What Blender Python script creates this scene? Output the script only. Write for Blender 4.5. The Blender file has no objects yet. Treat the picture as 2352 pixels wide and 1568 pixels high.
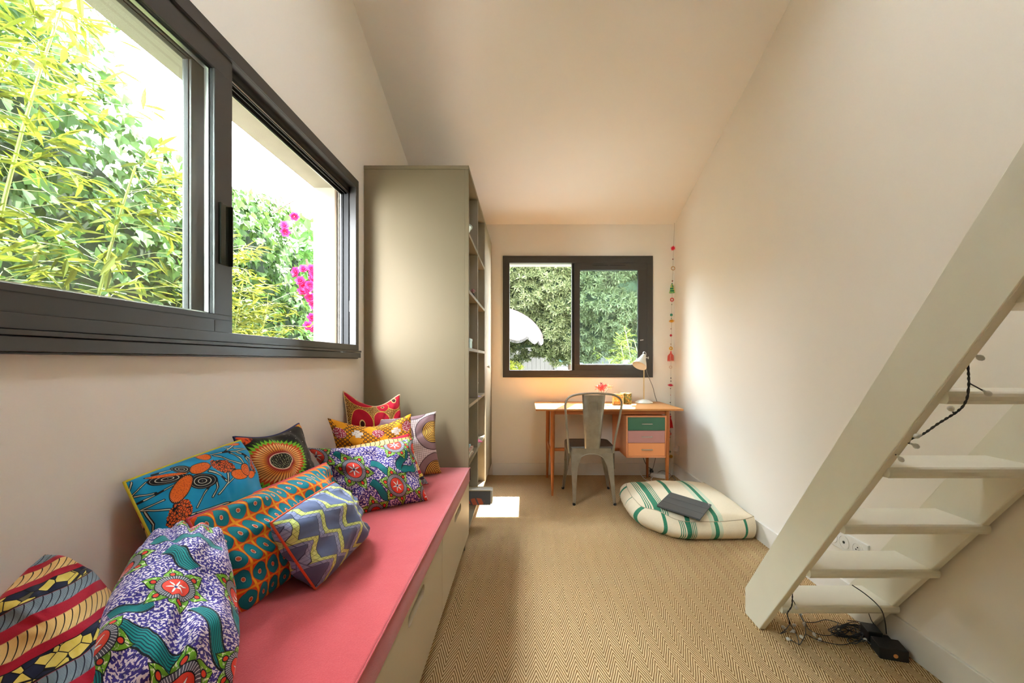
import bpy, bmesh, math, random
import numpy as np
from mathutils import Vector, Matrix, noise as mnoise

# ---------------------------------------------------------------- camera, world, sun, exposure
scene = bpy.context.scene
COL = scene.collection
F, CX, CY, EYE = 955.0, 1208.0, 829.0, 1.13
camd = bpy.data.cameras.new('camera'); cam = bpy.data.objects.new('camera', camd); COL.objects.link(cam)
cam.location = (0, 0, EYE); cam.rotation_euler = (math.pi/2, 0, 0)
camd.sensor_width = 36; camd.lens = 36*F/2352
camd.shift_x = -(CX-1176)/2352; camd.shift_y = (CY-784)/2352
camd.clip_start = 0.02; camd.clip_end = 200
scene.camera = cam

SKY_STRENGTH = 5.6
SUN_STRENGTH = 7.5
scene.view_settings.view_transform = 'Standard'; scene.view_settings.look = 'None'
scene.view_settings.gamma = 1; scene.view_settings.use_curve_mapping = False
scene.view_settings.exposure = 3.32
world = bpy.data.worlds.new('sky'); scene.world = world; world.use_nodes = True
wt = world.node_tree; bg = wt.nodes['Background']
tc = wt.nodes.new('ShaderNodeTexCoord'); sx = wt.nodes.new('ShaderNodeSeparateXYZ'); cr = wt.nodes.new('ShaderNodeValToRGB')
wt.links.new(tc.outputs['Generated'], sx.inputs[0]); wt.links.new(sx.outputs[2], cr.inputs[0])
cr.color_ramp.elements[0].position = 0.0; cr.color_ramp.elements[0].color = (.93, .96, 1.0, 1)
cr.color_ramp.elements[1].position = 0.9; cr.color_ramp.elements[1].color = (.80, .89, 1.0, 1)
wt.links.new(cr.outputs[0], bg.inputs[0]); bg.inputs[1].default_value = SKY_STRENGTH
sund = bpy.data.lights.new('sun', 'SUN'); sun = bpy.data.objects.new('sun', sund); COL.objects.link(sun)
sund.energy = SUN_STRENGTH; sund.angle = math.radians(0.6); sund.color = (1, .95, .87)
sun.rotation_euler = Vector((-0.30, -1.0, -1.59)).to_track_quat('-Z', 'Y').to_euler(); sun.location = (2, 8, 9)
scene.cycles.max_bounces = 12; scene.cycles.diffuse_bounces = 7; scene.cycles.transparent_max_bounces = 16
scene.cycles.caustics_reflective = False; scene.cycles.caustics_refractive = False
scene.cycles.use_denoising = True
scene.cycles.sample_clamp_indirect = 6

def W(px, py, D):
    return Vector(((px-CX)*D/F, D, EYE-(py-CY)*D/F))

def c(r, g, b):
    f = lambda x: (x/255/12.92) if x/255 <= .04045 else ((x/255+.055)/1.055)**2.4
    return (f(r), f(g), f(b), 1)

# ---------------------------------------------------------------- node expression helpers
T = None
class V:
    def __init__(s, k): s.s = k
    def __add__(a, b): return _m('ADD', a, b)
    def __radd__(a, b): return _m('ADD', b, a)
    def __sub__(a, b): return _m('SUBTRACT', a, b)
    def __rsub__(a, b): return _m('SUBTRACT', b, a)
    def __mul__(a, b): return _m('MULTIPLY', a, b)
    def __rmul__(a, b): return _m('MULTIPLY', b, a)
    def __truediv__(a, b): return _m('DIVIDE', a, b)
    def __rtruediv__(a, b): return _m('DIVIDE', b, a)
    def __neg__(a): return _m('MULTIPLY', a, -1.0)
def _m(op, *a, clamp=False):
    n = T.nodes.new('ShaderNodeMath'); n.operation = op; n.use_clamp = clamp
    for i, x in enumerate(a):
        if isinstance(x, V): T.links.new(x.s, n.inputs[i])
        else: n.inputs[i].default_value = float(x)
    return V(n.outputs[0])
def vabs(a): return _m('ABSOLUTE', a)
def vmin(*a):
    r = a[0]
    for b in a[1:]: r = _m('MINIMUM', r, b)
    return r
def vmax(*a):
    r = a[0]
    for b in a[1:]: r = _m('MAXIMUM', r, b)
    return r
def frac(a): return _m('FRACT', a)
def flr(a): return _m('FLOOR', a)
def vsin(a): return _m('SINE', a)
def vcos(a): return _m('COSINE', a)
def vsqrt(a): return _m('SQRT', a)
def vatan2(a, b): return _m('ARCTAN2', a, b)
def vpow(a, b): return _m('POWER', a, b)
def below(x, e, w=.01):          # 1 where x < e
    return _m('MULTIPLY_ADD', (e - x) if isinstance(e, V) else _m('SUBTRACT', e, x), 1.0/w, .5, clamp=True)
def above(x, e, w=.01): return 1.0 - below(x, e, w)
def band(x, lo, hi, w=.01): return below(x, hi, w)*above(x, lo, w)
def vlen(a, b): return vsqrt(a*a+b*b)
def tri(x): return vabs(frac(x)-.5)*2.0      # 1 at integers, 0 at halves
def col(x):
    return x
def over(base, mask, top):
    n = T.nodes.new('ShaderNodeMix'); n.data_type = 'RGBA'; n.clamp_factor = True
    if isinstance(mask, V): T.links.new(mask.s, n.inputs[0])
    else: n.inputs[0].default_value = mask
    for i, x in ((6, base), (7, top)):
        if isinstance(x, V): T.links.new(x.s, n.inputs[i])
        else: n.inputs[i].default_value = x
    return V(n.outputs[2])
def xyz(u, v, w=0.0):
    n = T.nodes.new('ShaderNodeCombineXYZ')
    for i, x in enumerate((u, v, w)):
        if isinstance(x, V): T.links.new(x.s, n.inputs[i])
        else: n.inputs[i].default_value = x
    return V(n.outputs[0])
def noise(vec, scale, detail=2, rough=.5, distort=0):
    n = T.nodes.new('ShaderNodeTexNoise'); n.inputs['Scale'].default_value = scale
    n.inputs['Detail'].default_value = detail; n.inputs['Roughness'].default_value = rough; n.inputs['Distortion'].default_value = distort
    if vec is not None: T.links.new(vec.s, n.inputs['Vector'])
    return V(n.outputs[0])
def voro(vec, scale, feature='F1', out='Distance', rnd=1.0):
    n = T.nodes.new('ShaderNodeTexVoronoi'); n.feature = feature; n.inputs['Scale'].default_value = scale
    n.inputs['Randomness'].default_value = rnd
    if vec is not None: T.links.new(vec.s, n.inputs['Vector'])
    return V(n.outputs[out])
def coords(kind='Object'):
    n = T.nodes.new('ShaderNodeTexCoord'); s = T.nodes.new('ShaderNodeSeparateXYZ')
    T.links.new(n.outputs[kind], s.inputs[0])
    return V(n.outputs[kind]), V(s.outputs[0]), V(s.outputs[1]), V(s.outputs[2])
def sepcol(cv):
    s = T.nodes.new('ShaderNodeSeparateColor'); T.links.new(cv.s, s.inputs[0]); return V(s.outputs[0])

MATS = {}
def mat(name, base=None, rough=.5, metal=0, spec=.5, fn=None, sheen=0, coat=0, bump=None, transl=0, emit=None):
    """fn() -> colour V;  bump: fn() -> (height V, strength, distance)"""
    global T
    if name in MATS: return MATS[name]
    m = bpy.data.materials.new(name); m.use_nodes = True; T = m.node_tree
    p = T.nodes['Principled BSDF']
    p.inputs['Roughness'].default_value = rough; p.inputs['Metallic'].default_value = metal
    p.inputs['Specular IOR Level'].default_value = spec
    p.inputs['Sheen Weight'].default_value = sheen; p.inputs['Coat Weight'].default_value = coat
    if base is not None: p.inputs['Base Color'].default_value = base; m.diffuse_color = base
    if fn is not None:
        r = fn()
        T.links.new(r.s, p.inputs['Base Color'])
    if bump is not None:
        h, st, di = bump()
        b = T.nodes.new('ShaderNodeBump'); b.inputs['Strength'].default_value = st; b.inputs['Distance'].default_value = di
        T.links.new(h.s, b.inputs['Height']); T.links.new(b.outputs[0], p.inputs['Normal'])
    if transl:
        tr = T.nodes.new('ShaderNodeBsdfTranslucent'); mx = T.nodes.new('ShaderNodeMixShader'); mx.inputs[0].default_value = transl
        if fn is not None: T.links.new(r.s, tr.inputs[0])
        else: tr.inputs[0].default_value = base
        out = T.nodes['Material Output']
        T.links.new(p.outputs[0], mx.inputs[1]); T.links.new(tr.outputs[0], mx.inputs[2]); T.links.new(mx.outputs[0], out.inputs[0])
    MATS[name] = m
    return m

def paint(name, rgb, rough=.6, var=.03, nscale=3, bumpd=.0006, bscale=90):
    def f():
        v, x, y, z = coords()
        n = noise(v, nscale, 4)
        d = tuple(k*(1-var*2) for k in rgb[:3])+(1,)
        l = tuple(min(1, k*(1+var)) for k in rgb[:3])+(1,)
        return over(d, n, l)
    def b():
        v, x, y, z = coords()
        return noise(v, bscale, 3), .25, bumpd
    return mat(name, rgb, rough=rough, fn=f, bump=b)

# ---------------------------------------------------------------- mesh builder
BASE = {}
class MB:
    def __init__(s): s.v = []; s.f = []; s.m = []; s.uv = {}
    def add(s, vs, fs, mi=0):
        o = len(s.v); s.v += [tuple(v) for v in vs]; s.f += [tuple(i+o for i in f) for f in fs]; s.m += [mi]*len(fs); return s
    def box(s, x0, x1, y0, y1, z0, z1, mi=0):
        v = [(x, y, z) for z in (z0, z1) for y in (y0, y1) for x in (x0, x1)]
        return s.add(v, [(0,2,3,1),(4,5,7,6),(0,1,5,4),(2,6,7,3),(0,4,6,2),(1,3,7,5)], mi)
    def obox(s, c0, ax, ay, az, mi=0):          # oriented box: centre and half-axis vectors
        c0, ax, ay, az = map(Vector, (c0, ax, ay, az))
        v = [c0+ax*i+ay*j+az*k for k in (-1,1) for j in (-1,1) for i in (-1,1)]
        return s.add(v, [(0,2,3,1),(4,5,7,6),(0,1,5,4),(2,6,7,3),(0,4,6,2),(1,3,7,5)], mi)
    def prism(s, poly, a0, a1, axis='x', mi=0):   # poly in the other two axes
        n = len(poly)
        def mk(a, p):
            return {'x': (a, p[0], p[1]), 'y': (p[0], a, p[1]), 'z': (p[0], p[1], a)}[axis]
        v = [mk(a0, p) for p in poly]+[mk(a1, p) for p in poly]
        f = [tuple(range(n-1, -1, -1)), tuple(range(n, 2*n))]+[(i, (i+1) % n, n+(i+1) % n, n+i) for i in range(n)]
        return s.add(v, f, mi)
    def tube(s, pts, r, seg=10, closed=False, caps=True, mi=0, squash=None):
        pts = [Vector(p) for p in pts]; n = len(pts)
        rs = r if isinstance(r, (list, tuple)) else [r]*n
        vs = []; up = None
        for i, p in enumerate(pts):
            a = pts[(i-1) % n] if (closed or i > 0) else p
            b = pts[(i+1) % n] if (closed or i < n-1) else p
            t = (b-a).normalized()
            if up is None:
                up = Vector((0, 0, 1)) if abs(t.z) < .9 else Vector((1, 0, 0))
            n1 = (up-t*up.dot(t)); n1.normalize(); n2 = t.cross(n1); up = n1
            for k in range(seg):
                th = 2*math.pi*k/seg
                vs.append(p+n1*math.cos(th)*rs[i]+n2*math.sin(th)*rs[i]*(squash or 1))
        fs = []
        m = n if closed else n-1
        for i in range(m):
            for k in range(seg):
                a, b = i*seg+k, i*seg+(k+1) % seg
                c_, d = ((i+1) % n)*seg+(k+1) % seg, ((i+1) % n)*seg+k
                fs.append((a, b, c_, d))
        if caps and not closed:
            fs.append(tuple(range(seg-1, -1, -1))); fs.append(tuple((n-1)*seg+k for k in range(seg)))
        return s.add(vs, fs, mi)
    def lathe(s, prof, c0, axis=(0,0,1), seg=24, mi=0, sx=1, sy=1):   # prof: [(r, h)]
        c0 = Vector(c0); q = Vector((0,0,1)).rotation_difference(Vector(axis).normalized())
        vs = []
        for r, h in prof:
            for k in range(seg):
                th = 2*math.pi*k/seg
                vs.append(c0+q @ Vector((max(r, 1e-5)*math.cos(th)*sx, max(r, 1e-5)*math.sin(th)*sy, h)))
        fs = []
        for i in range(len(prof)-1):
            for k in range(seg):
                fs.append((i*seg+k, i*seg+(k+1) % seg, (i+1)*seg+(k+1) % seg, (i+1)*seg+k))
        fs.append(tuple(range(seg-1, -1, -1))); fs.append(tuple((len(prof)-1)*seg+k for k in range(seg)))
        return s.add(vs, fs, mi)
    def sphere(s, c0, r, seg=10, rings=6, mi=0, sz=1):
        prof = [(r*math.sin(math.pi*i/rings), -r*sz*math.cos(math.pi*i/rings)) for i in range(rings+1)]
        return s.lathe(prof, c0, seg=seg, mi=mi)
    def build(s, name, mats, parent=None, bevel=0, smooth=True, angle=.7, sub=0):
        me = bpy.data.meshes.new(name)
        b = BASE.get(parent.name, Vector((0,0,0))) if parent else Vector((0,0,0))
        me.from_pydata([(v[0]-b[0], v[1]-b[1], v[2]-b[2]) for v in s.v], [], s.f)
        if not isinstance(mats, (list, tuple)): mats = [mats]
        for m in mats: me.materials.append(m)
        if len(mats) > 1: me.polygons.foreach_set('material_index', s.m)
        me.update()
        if smooth:
            me.shade_smooth(); me.set_sharp_from_angle(angle=angle)
        o = bpy.data.objects.new(name, me); COL.objects.link(o)
        if parent: o.parent = parent; BASE[o.name] = b
        if bevel:
            bv = o.modifiers.new('bevel', 'BEVEL'); bv.width = bevel; bv.segments = 2; bv.limit_method = 'ANGLE'; bv.angle_limit = .7
        if sub:
            sb = o.modifiers.new('sub', 'SUBSURF'); sb.levels = sub; sb.render_levels = sub
        return o

def thing(name, label, cat, loc, group=None, rz=0):
    o = bpy.data.objects.new(name, None); COL.objects.link(o); o.location = loc; o.empty_display_size = .05
    o.rotation_euler.z = rz
    BASE[o.name] = Vector(loc); o['label'] = label; o['category'] = cat
    if group: o['group'] = group
    return o
def tag(o, label, cat, group=None):
    o['label'] = label; o['category'] = cat
    if group: o['group'] = group
    return o
def struct(o): o['kind'] = 'structure'; return o
def lab(o, l): o['label'] = l; return o
def stuff(o): o['kind'] = 'stuff'; return o
def B(*a, mi=0): return MB().box(*a, mi=mi)
def smoothpath(pts, n=8):       # Catmull-Rom
    P = [Vector(p) for p in pts]; P = [P[0]*2-P[1]]+P+[P[-1]*2-P[-2]]; out = []
    for i in range(1, len(P)-2):
        for k in range(n):
            t = k/n; a, b, c_, d = P[i-1], P[i], P[i+1], P[i+2]
            out.append(.5*((2*b)+(c_-a)*t+(2*a-5*b+4*c_-d)*t*t+(3*b-a-3*c_+d)*t**3))
    out.append(P[-2]); return out

# ---------------------------------------------------------------- materials
wall_m = paint('wall_paint', (.84, .79, .712, 1), rough=.75, var=.012, nscale=1.5, bumpd=.0004, bscale=160)
ceil_m = paint('ceiling_paint', (.86, .82, .76, 1), rough=.8, var=.012, nscale=1.5)
base_m = paint('skirting_paint', (.77, .745, .70, 1), rough=.45, var=.01)
stair_m = paint('stair_paint', (.75, .725, .605, 1), rough=.42, var=.03, nscale=9, bumpd=.0008, bscale=35)
render_m = paint('outside_render', (.40, .36, .29, 1), rough=.9, var=.05, nscale=12, bumpd=.002, bscale=220)
cab_m = paint('lacquer_darkened_for_window_light', (.215, .168, .094, 1), rough=.62, var=.008, nscale=2, bumpd=.0001)  # shared lacquer, darkened to offset window light on the side panel
bench_m = paint('lacquer_lightened_for_shade', (.50, .42, .30, 1), rough=.5, var=.008, nscale=2, bumpd=.0001)  # same lacquer as the cabinet, lightened to make up for the shaded front
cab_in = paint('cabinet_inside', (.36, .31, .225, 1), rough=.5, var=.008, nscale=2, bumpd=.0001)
alu_m = paint('anthracite_aluminium', (.050, .046, .043, 1), rough=.38, var=.03, nscale=2, bumpd=.0002, bscale=500)
seal_m = mat('black_rubber', (.012, .012, .013, 1), rough=.6)
steel_m = mat('steel', (.62, .61, .58, 1), rough=.3, metal=1)
black_m = mat('black_plastic', (.014, .014, .015, 1), rough=.42)
white_pl = mat('white_plastic', (.78, .77, .74, 1), rough=.35)
brass_m = mat('brass', (.72, .55, .28, 1), rough=.28, metal=1)

def _glass(name='window_glass', tint=(.90, .955, .925, 1), base=.035):
    global T
    m = bpy.data.materials.new(name); m.use_nodes = True; T = m.node_tree
    for n in list(T.nodes): T.nodes.remove(n)
    out = T.nodes.new('ShaderNodeOutputMaterial'); tr = T.nodes.new('ShaderNodeBsdfTransparent'); gl = T.nodes.new('ShaderNodeBsdfGlossy')
    gl.inputs['Roughness'].default_value = .02; tr.inputs[0].default_value = tint
    lw = T.nodes.new('ShaderNodeLayerWeight'); lw.inputs[0].default_value = .5
    fr = T.nodes.new('ShaderNodeMath'); fr.operation = 'POWER'; fr.inputs[1].default_value = 4.0; T.links.new(lw.outputs['Facing'], fr.inputs[0])
    f2 = T.nodes.new('ShaderNodeMath'); f2.operation = 'MULTIPLY_ADD'; f2.inputs[1].default_value = .9; f2.inputs[2].default_value = base; f2.use_clamp = True; T.links.new(fr.outputs[0], f2.inputs[0]); fr = f2
    mx = T.nodes.new('ShaderNodeMixShader')
    T.links.new(fr.outputs[0], mx.inputs[0]); T.links.new(tr.outputs[0], mx.inputs[1]); T.links.new(gl.outputs[0], mx.inputs[2])
    T.links.new(mx.outputs[0], out.inputs[0]); return m
glass_m = _glass('window_glass', (.95, .98, .955, 1)); glass_b = _glass('blue_tinted_glass', (.88, .93, .94, 1), .05)

def carpet_h():
    v, x, y, z = coords()
    per = .075
    zz = tri(x/per)*(per*.5)*2.7
    nz = noise(v, 22, 2)
    s = (y+zz)/.0235+nz*.7
    t = tri(s)                            # 1 at groove
    tw = vabs(vsin((x*1.0-y*.35)*900.0+noise(v, 60, 1)*6.0))
    return v, x, y, s, t, tw
def carpet_fn():
    v, x, y, s, t, tw = carpet_h()
    n = noise(v, 260, 3, .7); big = noise(v, 2.2, 3)
    cA = over(c(214, 182, 132), n, c(242, 222, 182)); cA = over(cA, tw*.35, c(190, 148, 96))
    k = over(cA, above(t+(n-.5)*.8, .56, .4), c(122, 88, 48))
    spots = below(voro(v, 5.0), .018, .006)
    k = over(k, spots, c(70, 48, 28))
    return over(k, above(big, .52, .4)*.20, c(168, 126, 78))
def carpet_b():
    v, x, y, s, t, tw = carpet_h()
    return (1.0-t)*1.0+tw*.3+noise(v, 300, 2)*.4, .8, .003
carpet_m = mat('sisal_herringbone', rough=.9, spec=.15, fn=carpet_fn, bump=carpet_b)

# ---------------------------------------------------------------- room shell
YB, XL, XR, YN = 4.13, -.968, 1.478, -2.6
def zc(y): return 2.488+.362*(YB-y) if y >= .3 else 3.874+.30*(y-.3)
struct(B(XL-.02, XR+.02, YN-.02, YB+.02, -.03, 0).build('floor', carpet_m, smooth=False))

# left wall: plaster layer inside, rendered masonry outside, window opening y .24-2.33, z 1.165-2.105
def wall_pieces(mb, a0, a1, yb, yn, o, top, mi=0):
    y0, y1, z0, z1 = o
    mb.prism([(yn, 0), (yb, 0), (yb, z0), (yn, z0)], a0, a1, 'x', mi)
    mb.prism([(yn, z0), (y0, z0), (y0, z1), (yn, z1)], a0, a1, 'x', mi)
    mb.prism([(y1, z0), (yb, z0), (yb, z1), (y1, z1)], a0, a1, 'x', mi)
    mb.prism([(yn, z1), (yb, z1), (yb, top(yb)), (.3, top(.3)), (yn, top(yn))], a0, a1, 'x', mi)
wl = MB(); wall_pieces(wl, XL-.075, XL, YB, YN, (.36, 2.325, 1.165, 2.105), zc, 0)
wall_pieces(wl, XL-.215, XL-.0751, YB+.22, YN-.2, (.36, 2.315, 1.165, 2.095), lambda y: zc(y)+.02, 1)
struct(wl.build('wall_left', [wall_m, render_m], smooth=False))
wr = MB(); wr.prism([(YN, 0), (YB, 0), (YB, zc(YB)), (.3, zc(.3)), (YN, zc(YN))], XR, XR+.12, 'x')
struct(wr.build('wall_right', wall_m, smooth=False))
wb = MB()
def back_pieces(mb, y0, y1, o, zt, mi=0):
    x0, x1, z0, z1 = o
    mb.box(XL, XR, y0, y1, 0, z0, mi); mb.box(XL, XR, y0, y1, z1, zt, mi)
    mb.box(XL, x0, y0, y1, z0, z1, mi); mb.box(x1, XR, y0, y1, z0, z1, mi)
back_pieces(wb, YB, YB+.07, (-.205, 1.235, .99, 2.15), zc(YB)); back_pieces(wb, YB+.0701, YB+.22, (-.195, 1.225, .99, 2.115), zc(YB)+.02, 1)
struct(wb.build('wall_back', [wall_m, render_m], smooth=False))
wn = MB()   # wall behind the camera
wn.box(XL, XR, YN-.12, YN, 0, zc(YN))
struct(wn.build('wall_near', wall_m, smooth=False))
cl = MB()
def front(x0, x1, ya, yb_): cl.prism([(yb_, zc(yb_)), (ya, zc(ya)), (ya, zc(ya)+.15), (yb_, zc(yb_)+.15)], x0, x1, 'x')
SK = (.0, .56, .88, 1.42)      # opal roof window added for fill light, unseen above the middle of the room
front(XL-.24, XR+.13, SK[3], YB); front(XL-.24, XR+.13, .3, SK[2]); front(XL-.24, SK[0], SK[2], SK[3]); front(SK[1], XR+.13, SK[2], SK[3])
front(XL-.24, XR+.13, YN-.12, .3)
struct(cl.build('ceiling', ceil_m, smooth=False))
def skirt(name, mb): struct(mb.build(name, base_m, bevel=.002, smooth=False))
skirt('baseboard_right', B(XR-.013, XR, YN, YB-.0131, 0, .118)); skirt('baseboard_back', B(-.33, XR, YB-.013, YB, 0, .118))
# ---------------------------------------------------------------- windows
def ring(mb, axis, a0, a1, u0, u1, z0, z1, tl, tr, tt, tb, mi=0):   # rectangular frame; u along y (axis x) or x (axis y)
    def bx(ua, ub, za, zb):
        if axis == 'x': mb.box(a0, a1, ua, ub, za, zb, mi)
        else: mb.box(ua, ub, a0, a1, za, zb, mi)
    bx(u0, u1, z1-tt, z1); bx(u0, u1, z0, z0+tb); bx(u0, u0+tl, z0+tb, z1-tt); bx(u1-tr, u1, z0+tb, z1-tt)
    return mb
def empty_struct(name, loc):
    o = bpy.data.objects.new(name, None); COL.objects.link(o); o.location = loc; o.empty_display_size = .05
    o['kind'] = 'structure'; BASE[o.name] = Vector(loc); return o

w1 = empty_struct('window_1', (XL, 1.3, 1.145))
m = MB()
ring(m, 'x', -.985, -.9455, .31, 2.352, 1.19, 2.145, .07, .038, .045, .030)          # inner face of the fixed frame
m.box(-1.03, -.9551, .37, 2.31, 1.19, 1.2195); m.box(-1.03, -.985, .31, 2.34, 2.075, 2.13); m.box(-1.03, -.985, 2.325, 2.345, 1.2, 2.10)
m.box(-.985, -.950, .31, 2.352, 2.0985, 2.101)
m.build('frame', alu_m, w1, bevel=.0015, smooth=False)
m = MB(); m.box(-.966, -.9395, .29, 2.366, 1.148, 1.176); m.box(-.966, -.936, .29, 2.366, 1.1785, 1.1885); m.box(-.966, -.9475, .31, 2.35, 1.143, 1.147)
m.build('sill_trim', alu_m, w1, bevel=.001, smooth=False)
m = MB()     # black tracks and brush seals in the open half
for xx in (-1.026, -1.006, -.988): m.box(xx, xx+.004, 1.32, 2.322, 2.058, 2.08)
for xx in (-1.022, -.99): m.box(xx, xx+.006, 2.304, 2.324, 1.222, 2.06)
m.box(-1.03, -.99, 2.312, 2.324, 1.222, 2.06)
m.build('track', seal_m, w1, smooth=False)
m = MB(); m.box(-1.027, -1.023, 1.32, 2.32, 2.052, 2.058); m.box(-.985, -.982, 1.32, 2.32, 2.062, 2.066)
m.build('rail', steel_m, w1, smooth=False)
m = MB(); m.box(-.982, -.972, 2.312, 2.318, 1.405, 1.465); m.build('strike_plate', steel_m, w1, bevel=.001, smooth=False)
s1 = ring(MB(), 'x', -.9835, -.9545, .375, 1.352, 1.2200, 2.098, .076, .076, .068, .055).build('sash', alu_m, w1, bevel=.0015, smooth=False)
MB().box(-.9545, -.9538, .38, 1.350, 1.2585, 1.2605).box(-.9542, -.9536, 1.274, 1.2755, 1.222, 1.256).build('groove', seal_m, s1, smooth=False)
ring(MB(), 'x', -.976, -.962, .447, 1.280, 1.270, 2.034, .005, .005, .005, .005).build('glazing_seal', seal_m, s1, smooth=False)
MB().box(-.970, -.9695, .451, 1.276, 1.275, 2.030).build('glass_pane', glass_m, s1, smooth=False)
ring(MB(), 'x', -.984, -.971, .452, 1.275, 1.276, 2.029, .004, .004, .004, .004).build('spacer_bar', steel_m, s1, smooth=False)
h = MB(); h.box(-.9545, -.946, 1.290, 1.300, 1.432, 1.624); h.box(-.9545, -.951, 1.300, 1.332, 1.432, 1.624); h.box(-.9545, -.940, 1.332, 1.336, 1.432, 1.624)
h.build('handle', mat('handle_gloss', (.02, .025, .02, 1), rough=.12), s1, bevel=.001, smooth=False)
MB().tube([(-.944, 1.336, 1.528), (-.944, 1.352, 1.524)], .0016, 6).build('latch_pin', steel_m, s1)
s2 = ring(MB(), 'x', -1.024, -.996, .345, 1.300, 1.2200, 2.098, .068, .062, .068, .055).build('sash', alu_m, w1, bevel=.0015, smooth=False)
MB().box(-1.010, -1.0095, .41, 1.24, 1.275, 2.030).build('glass_pane', glass_m, s2, smooth=False)
ring(MB(), 'x', -1.016, -1.004, .408, 1.240, 1.273, 2.032, .005, .005, .005, .005).build('glazing_seal', seal_m, s2, smooth=False)
MB().box(-1.06, -1.05, .36, 2.316, 2.082, 2.0945).box(-1.06, -1.05, 2.305, 2.3155, 1.18, 2.082).build('reveal_joint', mat('brown_joint', (.16,.11,.07,1), rough=.8), w1, smooth=False)
MB().prism([(-1.215, 1.152), (-1.03, 1.165), (-1.03, 1.19), (-1.215, 1.168)], .365, 2.31, 'y').build('outer_sill', alu_m, w1, smooth=False)

w2 = empty_struct('window_2', (.51, YB, .968))
m = MB(); ring(m, 'y', YB-.014, YB+.05, -.229, 1.257, .968, 2.172, .066, .055, .070, .072)
m.box(-.229, 1.257, YB-.016, YB-.0141, 2.150, 2.153); m.box(-.229, 1.257, YB-.016, YB-.0141, .992, .995); m.box(-.206, -.203, YB-.016, YB-.0141, .995, 2.15)
m.build('frame', alu_m, w2, bevel=.0015, smooth=False)
s3 = ring(MB(), 'y', YB-.010, YB+.018, .478, 1.205, 1.030, 2.112, .055, .092, .075, .066).build('sash', alu_m, w2, bevel=.0015, smooth=False)
MB().box(.533, 1.113, YB+.004, YB+.0045, 1.096, 2.037).build('glass_pane', glass_b, s3, smooth=False)
ring(MB(), 'y', YB-.004, YB+.012, .531, 1.115, 1.094, 2.039, .005, .005, .005, .005).build('glazing_seal', seal_m, s3, smooth=False)
v = MB(); v.box(.66, .815, YB-.0125, YB-.0101, 2.075, 2.081); v.box(.83, .985, YB-.0125, YB-.0101, 2.075, 2.081); v.build('vent_slot', seal_m, s3, smooth=False)
h = MB(); h.box(1.118, 1.124, YB-.0125, YB-.0101, 1.245, 1.435); h.build('handle', seal_m, s3, smooth=False)
MB().obox((1.145, YB-.020, 1.338), (.016, 0, .002), (0, .003, 0), (0, 0, .0045)).tube([(1.145, YB-.012, 1.338), (1.145, YB-.022, 1.338)], .004, 8).build('key', steel_m, s3)
s4 = ring(MB(), 'y', YB+.022, YB+.045, .455, 1.19, 1.035, 2.105, .03, .06, .072, .066).build('sash', alu_m, w2, bevel=.0015, smooth=False)
MB().box(.485, 1.13, YB+.033, YB+.0335, 1.10, 2.033).build('glass_pane', glass_b, s4, smooth=False)
MB().box(.4555, .4685, YB-.008, YB+.02, 1.04, 2.10).build('interlock', seal_m, s4, smooth=False)
MB().prism([(YB+.05, 1.0), (YB+.26, .965), (YB+.26, .985), (YB+.05, 1.02)], -.195, 1.225, 'x').build('outer_sill', alu_m, w2, smooth=False)

w3 = empty_struct('added_roof_window', (.275, 1.15, zc(1.15)))  # added roof window, brightens the interior from out of view
m = MB(); X0, X1, Y0, Y1 = SK
for (xa, xb, ya, yb_) in ((X0, X0+.05, Y0, Y1), (X1-.05, X1, Y0, Y1), (X0+.05, X1-.05, Y0, Y0+.05), (X0+.05, X1-.05, Y1-.05, Y1)):
    m.prism([(yb_, zc(yb_)+.05), (ya, zc(ya)+.05), (ya, zc(ya)+.13), (yb_, zc(yb_)+.13)], xa, xb, 'x')
m.build('frame', stair_m, w3, smooth=False)
op = bpy.data.materials.new('added_opal_glass'); op.use_nodes = True; pt = op.node_tree; tr_ = pt.nodes.new('ShaderNodeBsdfTranslucent'); tr_.inputs[0].default_value = (.70, .72, .74, 1)
pt.links.new(tr_.outputs[0], pt.nodes['Material Output'].inputs[0])
MB().add([(x, y, zc(y)+.09) for x, y in ((X0+.05, Y0+.05), (X1-.05, Y0+.05), (X1-.05, Y1-.05), (X0+.05, Y1-.05))], [(0, 1, 2, 3)]).build('added_opal_pane', op, w3, smooth=False)

# light portals at the openings (they add no light, they only guide sampling)
def portal(name, loc, rot, sx_, sy_):
    l = bpy.data.lights.new(name, 'AREA'); o = bpy.data.objects.new(name, l); COL.objects.link(o)
    l.shape = 'RECTANGLE'; l.size = sx_; l.size_y = sy_; l.cycles.is_portal = True; o.location = loc; o.rotation_euler = rot
portal('portal', (-1.22, 1.34, 1.63), (0, -math.pi/2, 0), .96, 1.98)
portal('portal', (.515, YB+.28, 1.56), (-math.pi/2, 0, 0), 1.48, 1.2)


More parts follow.
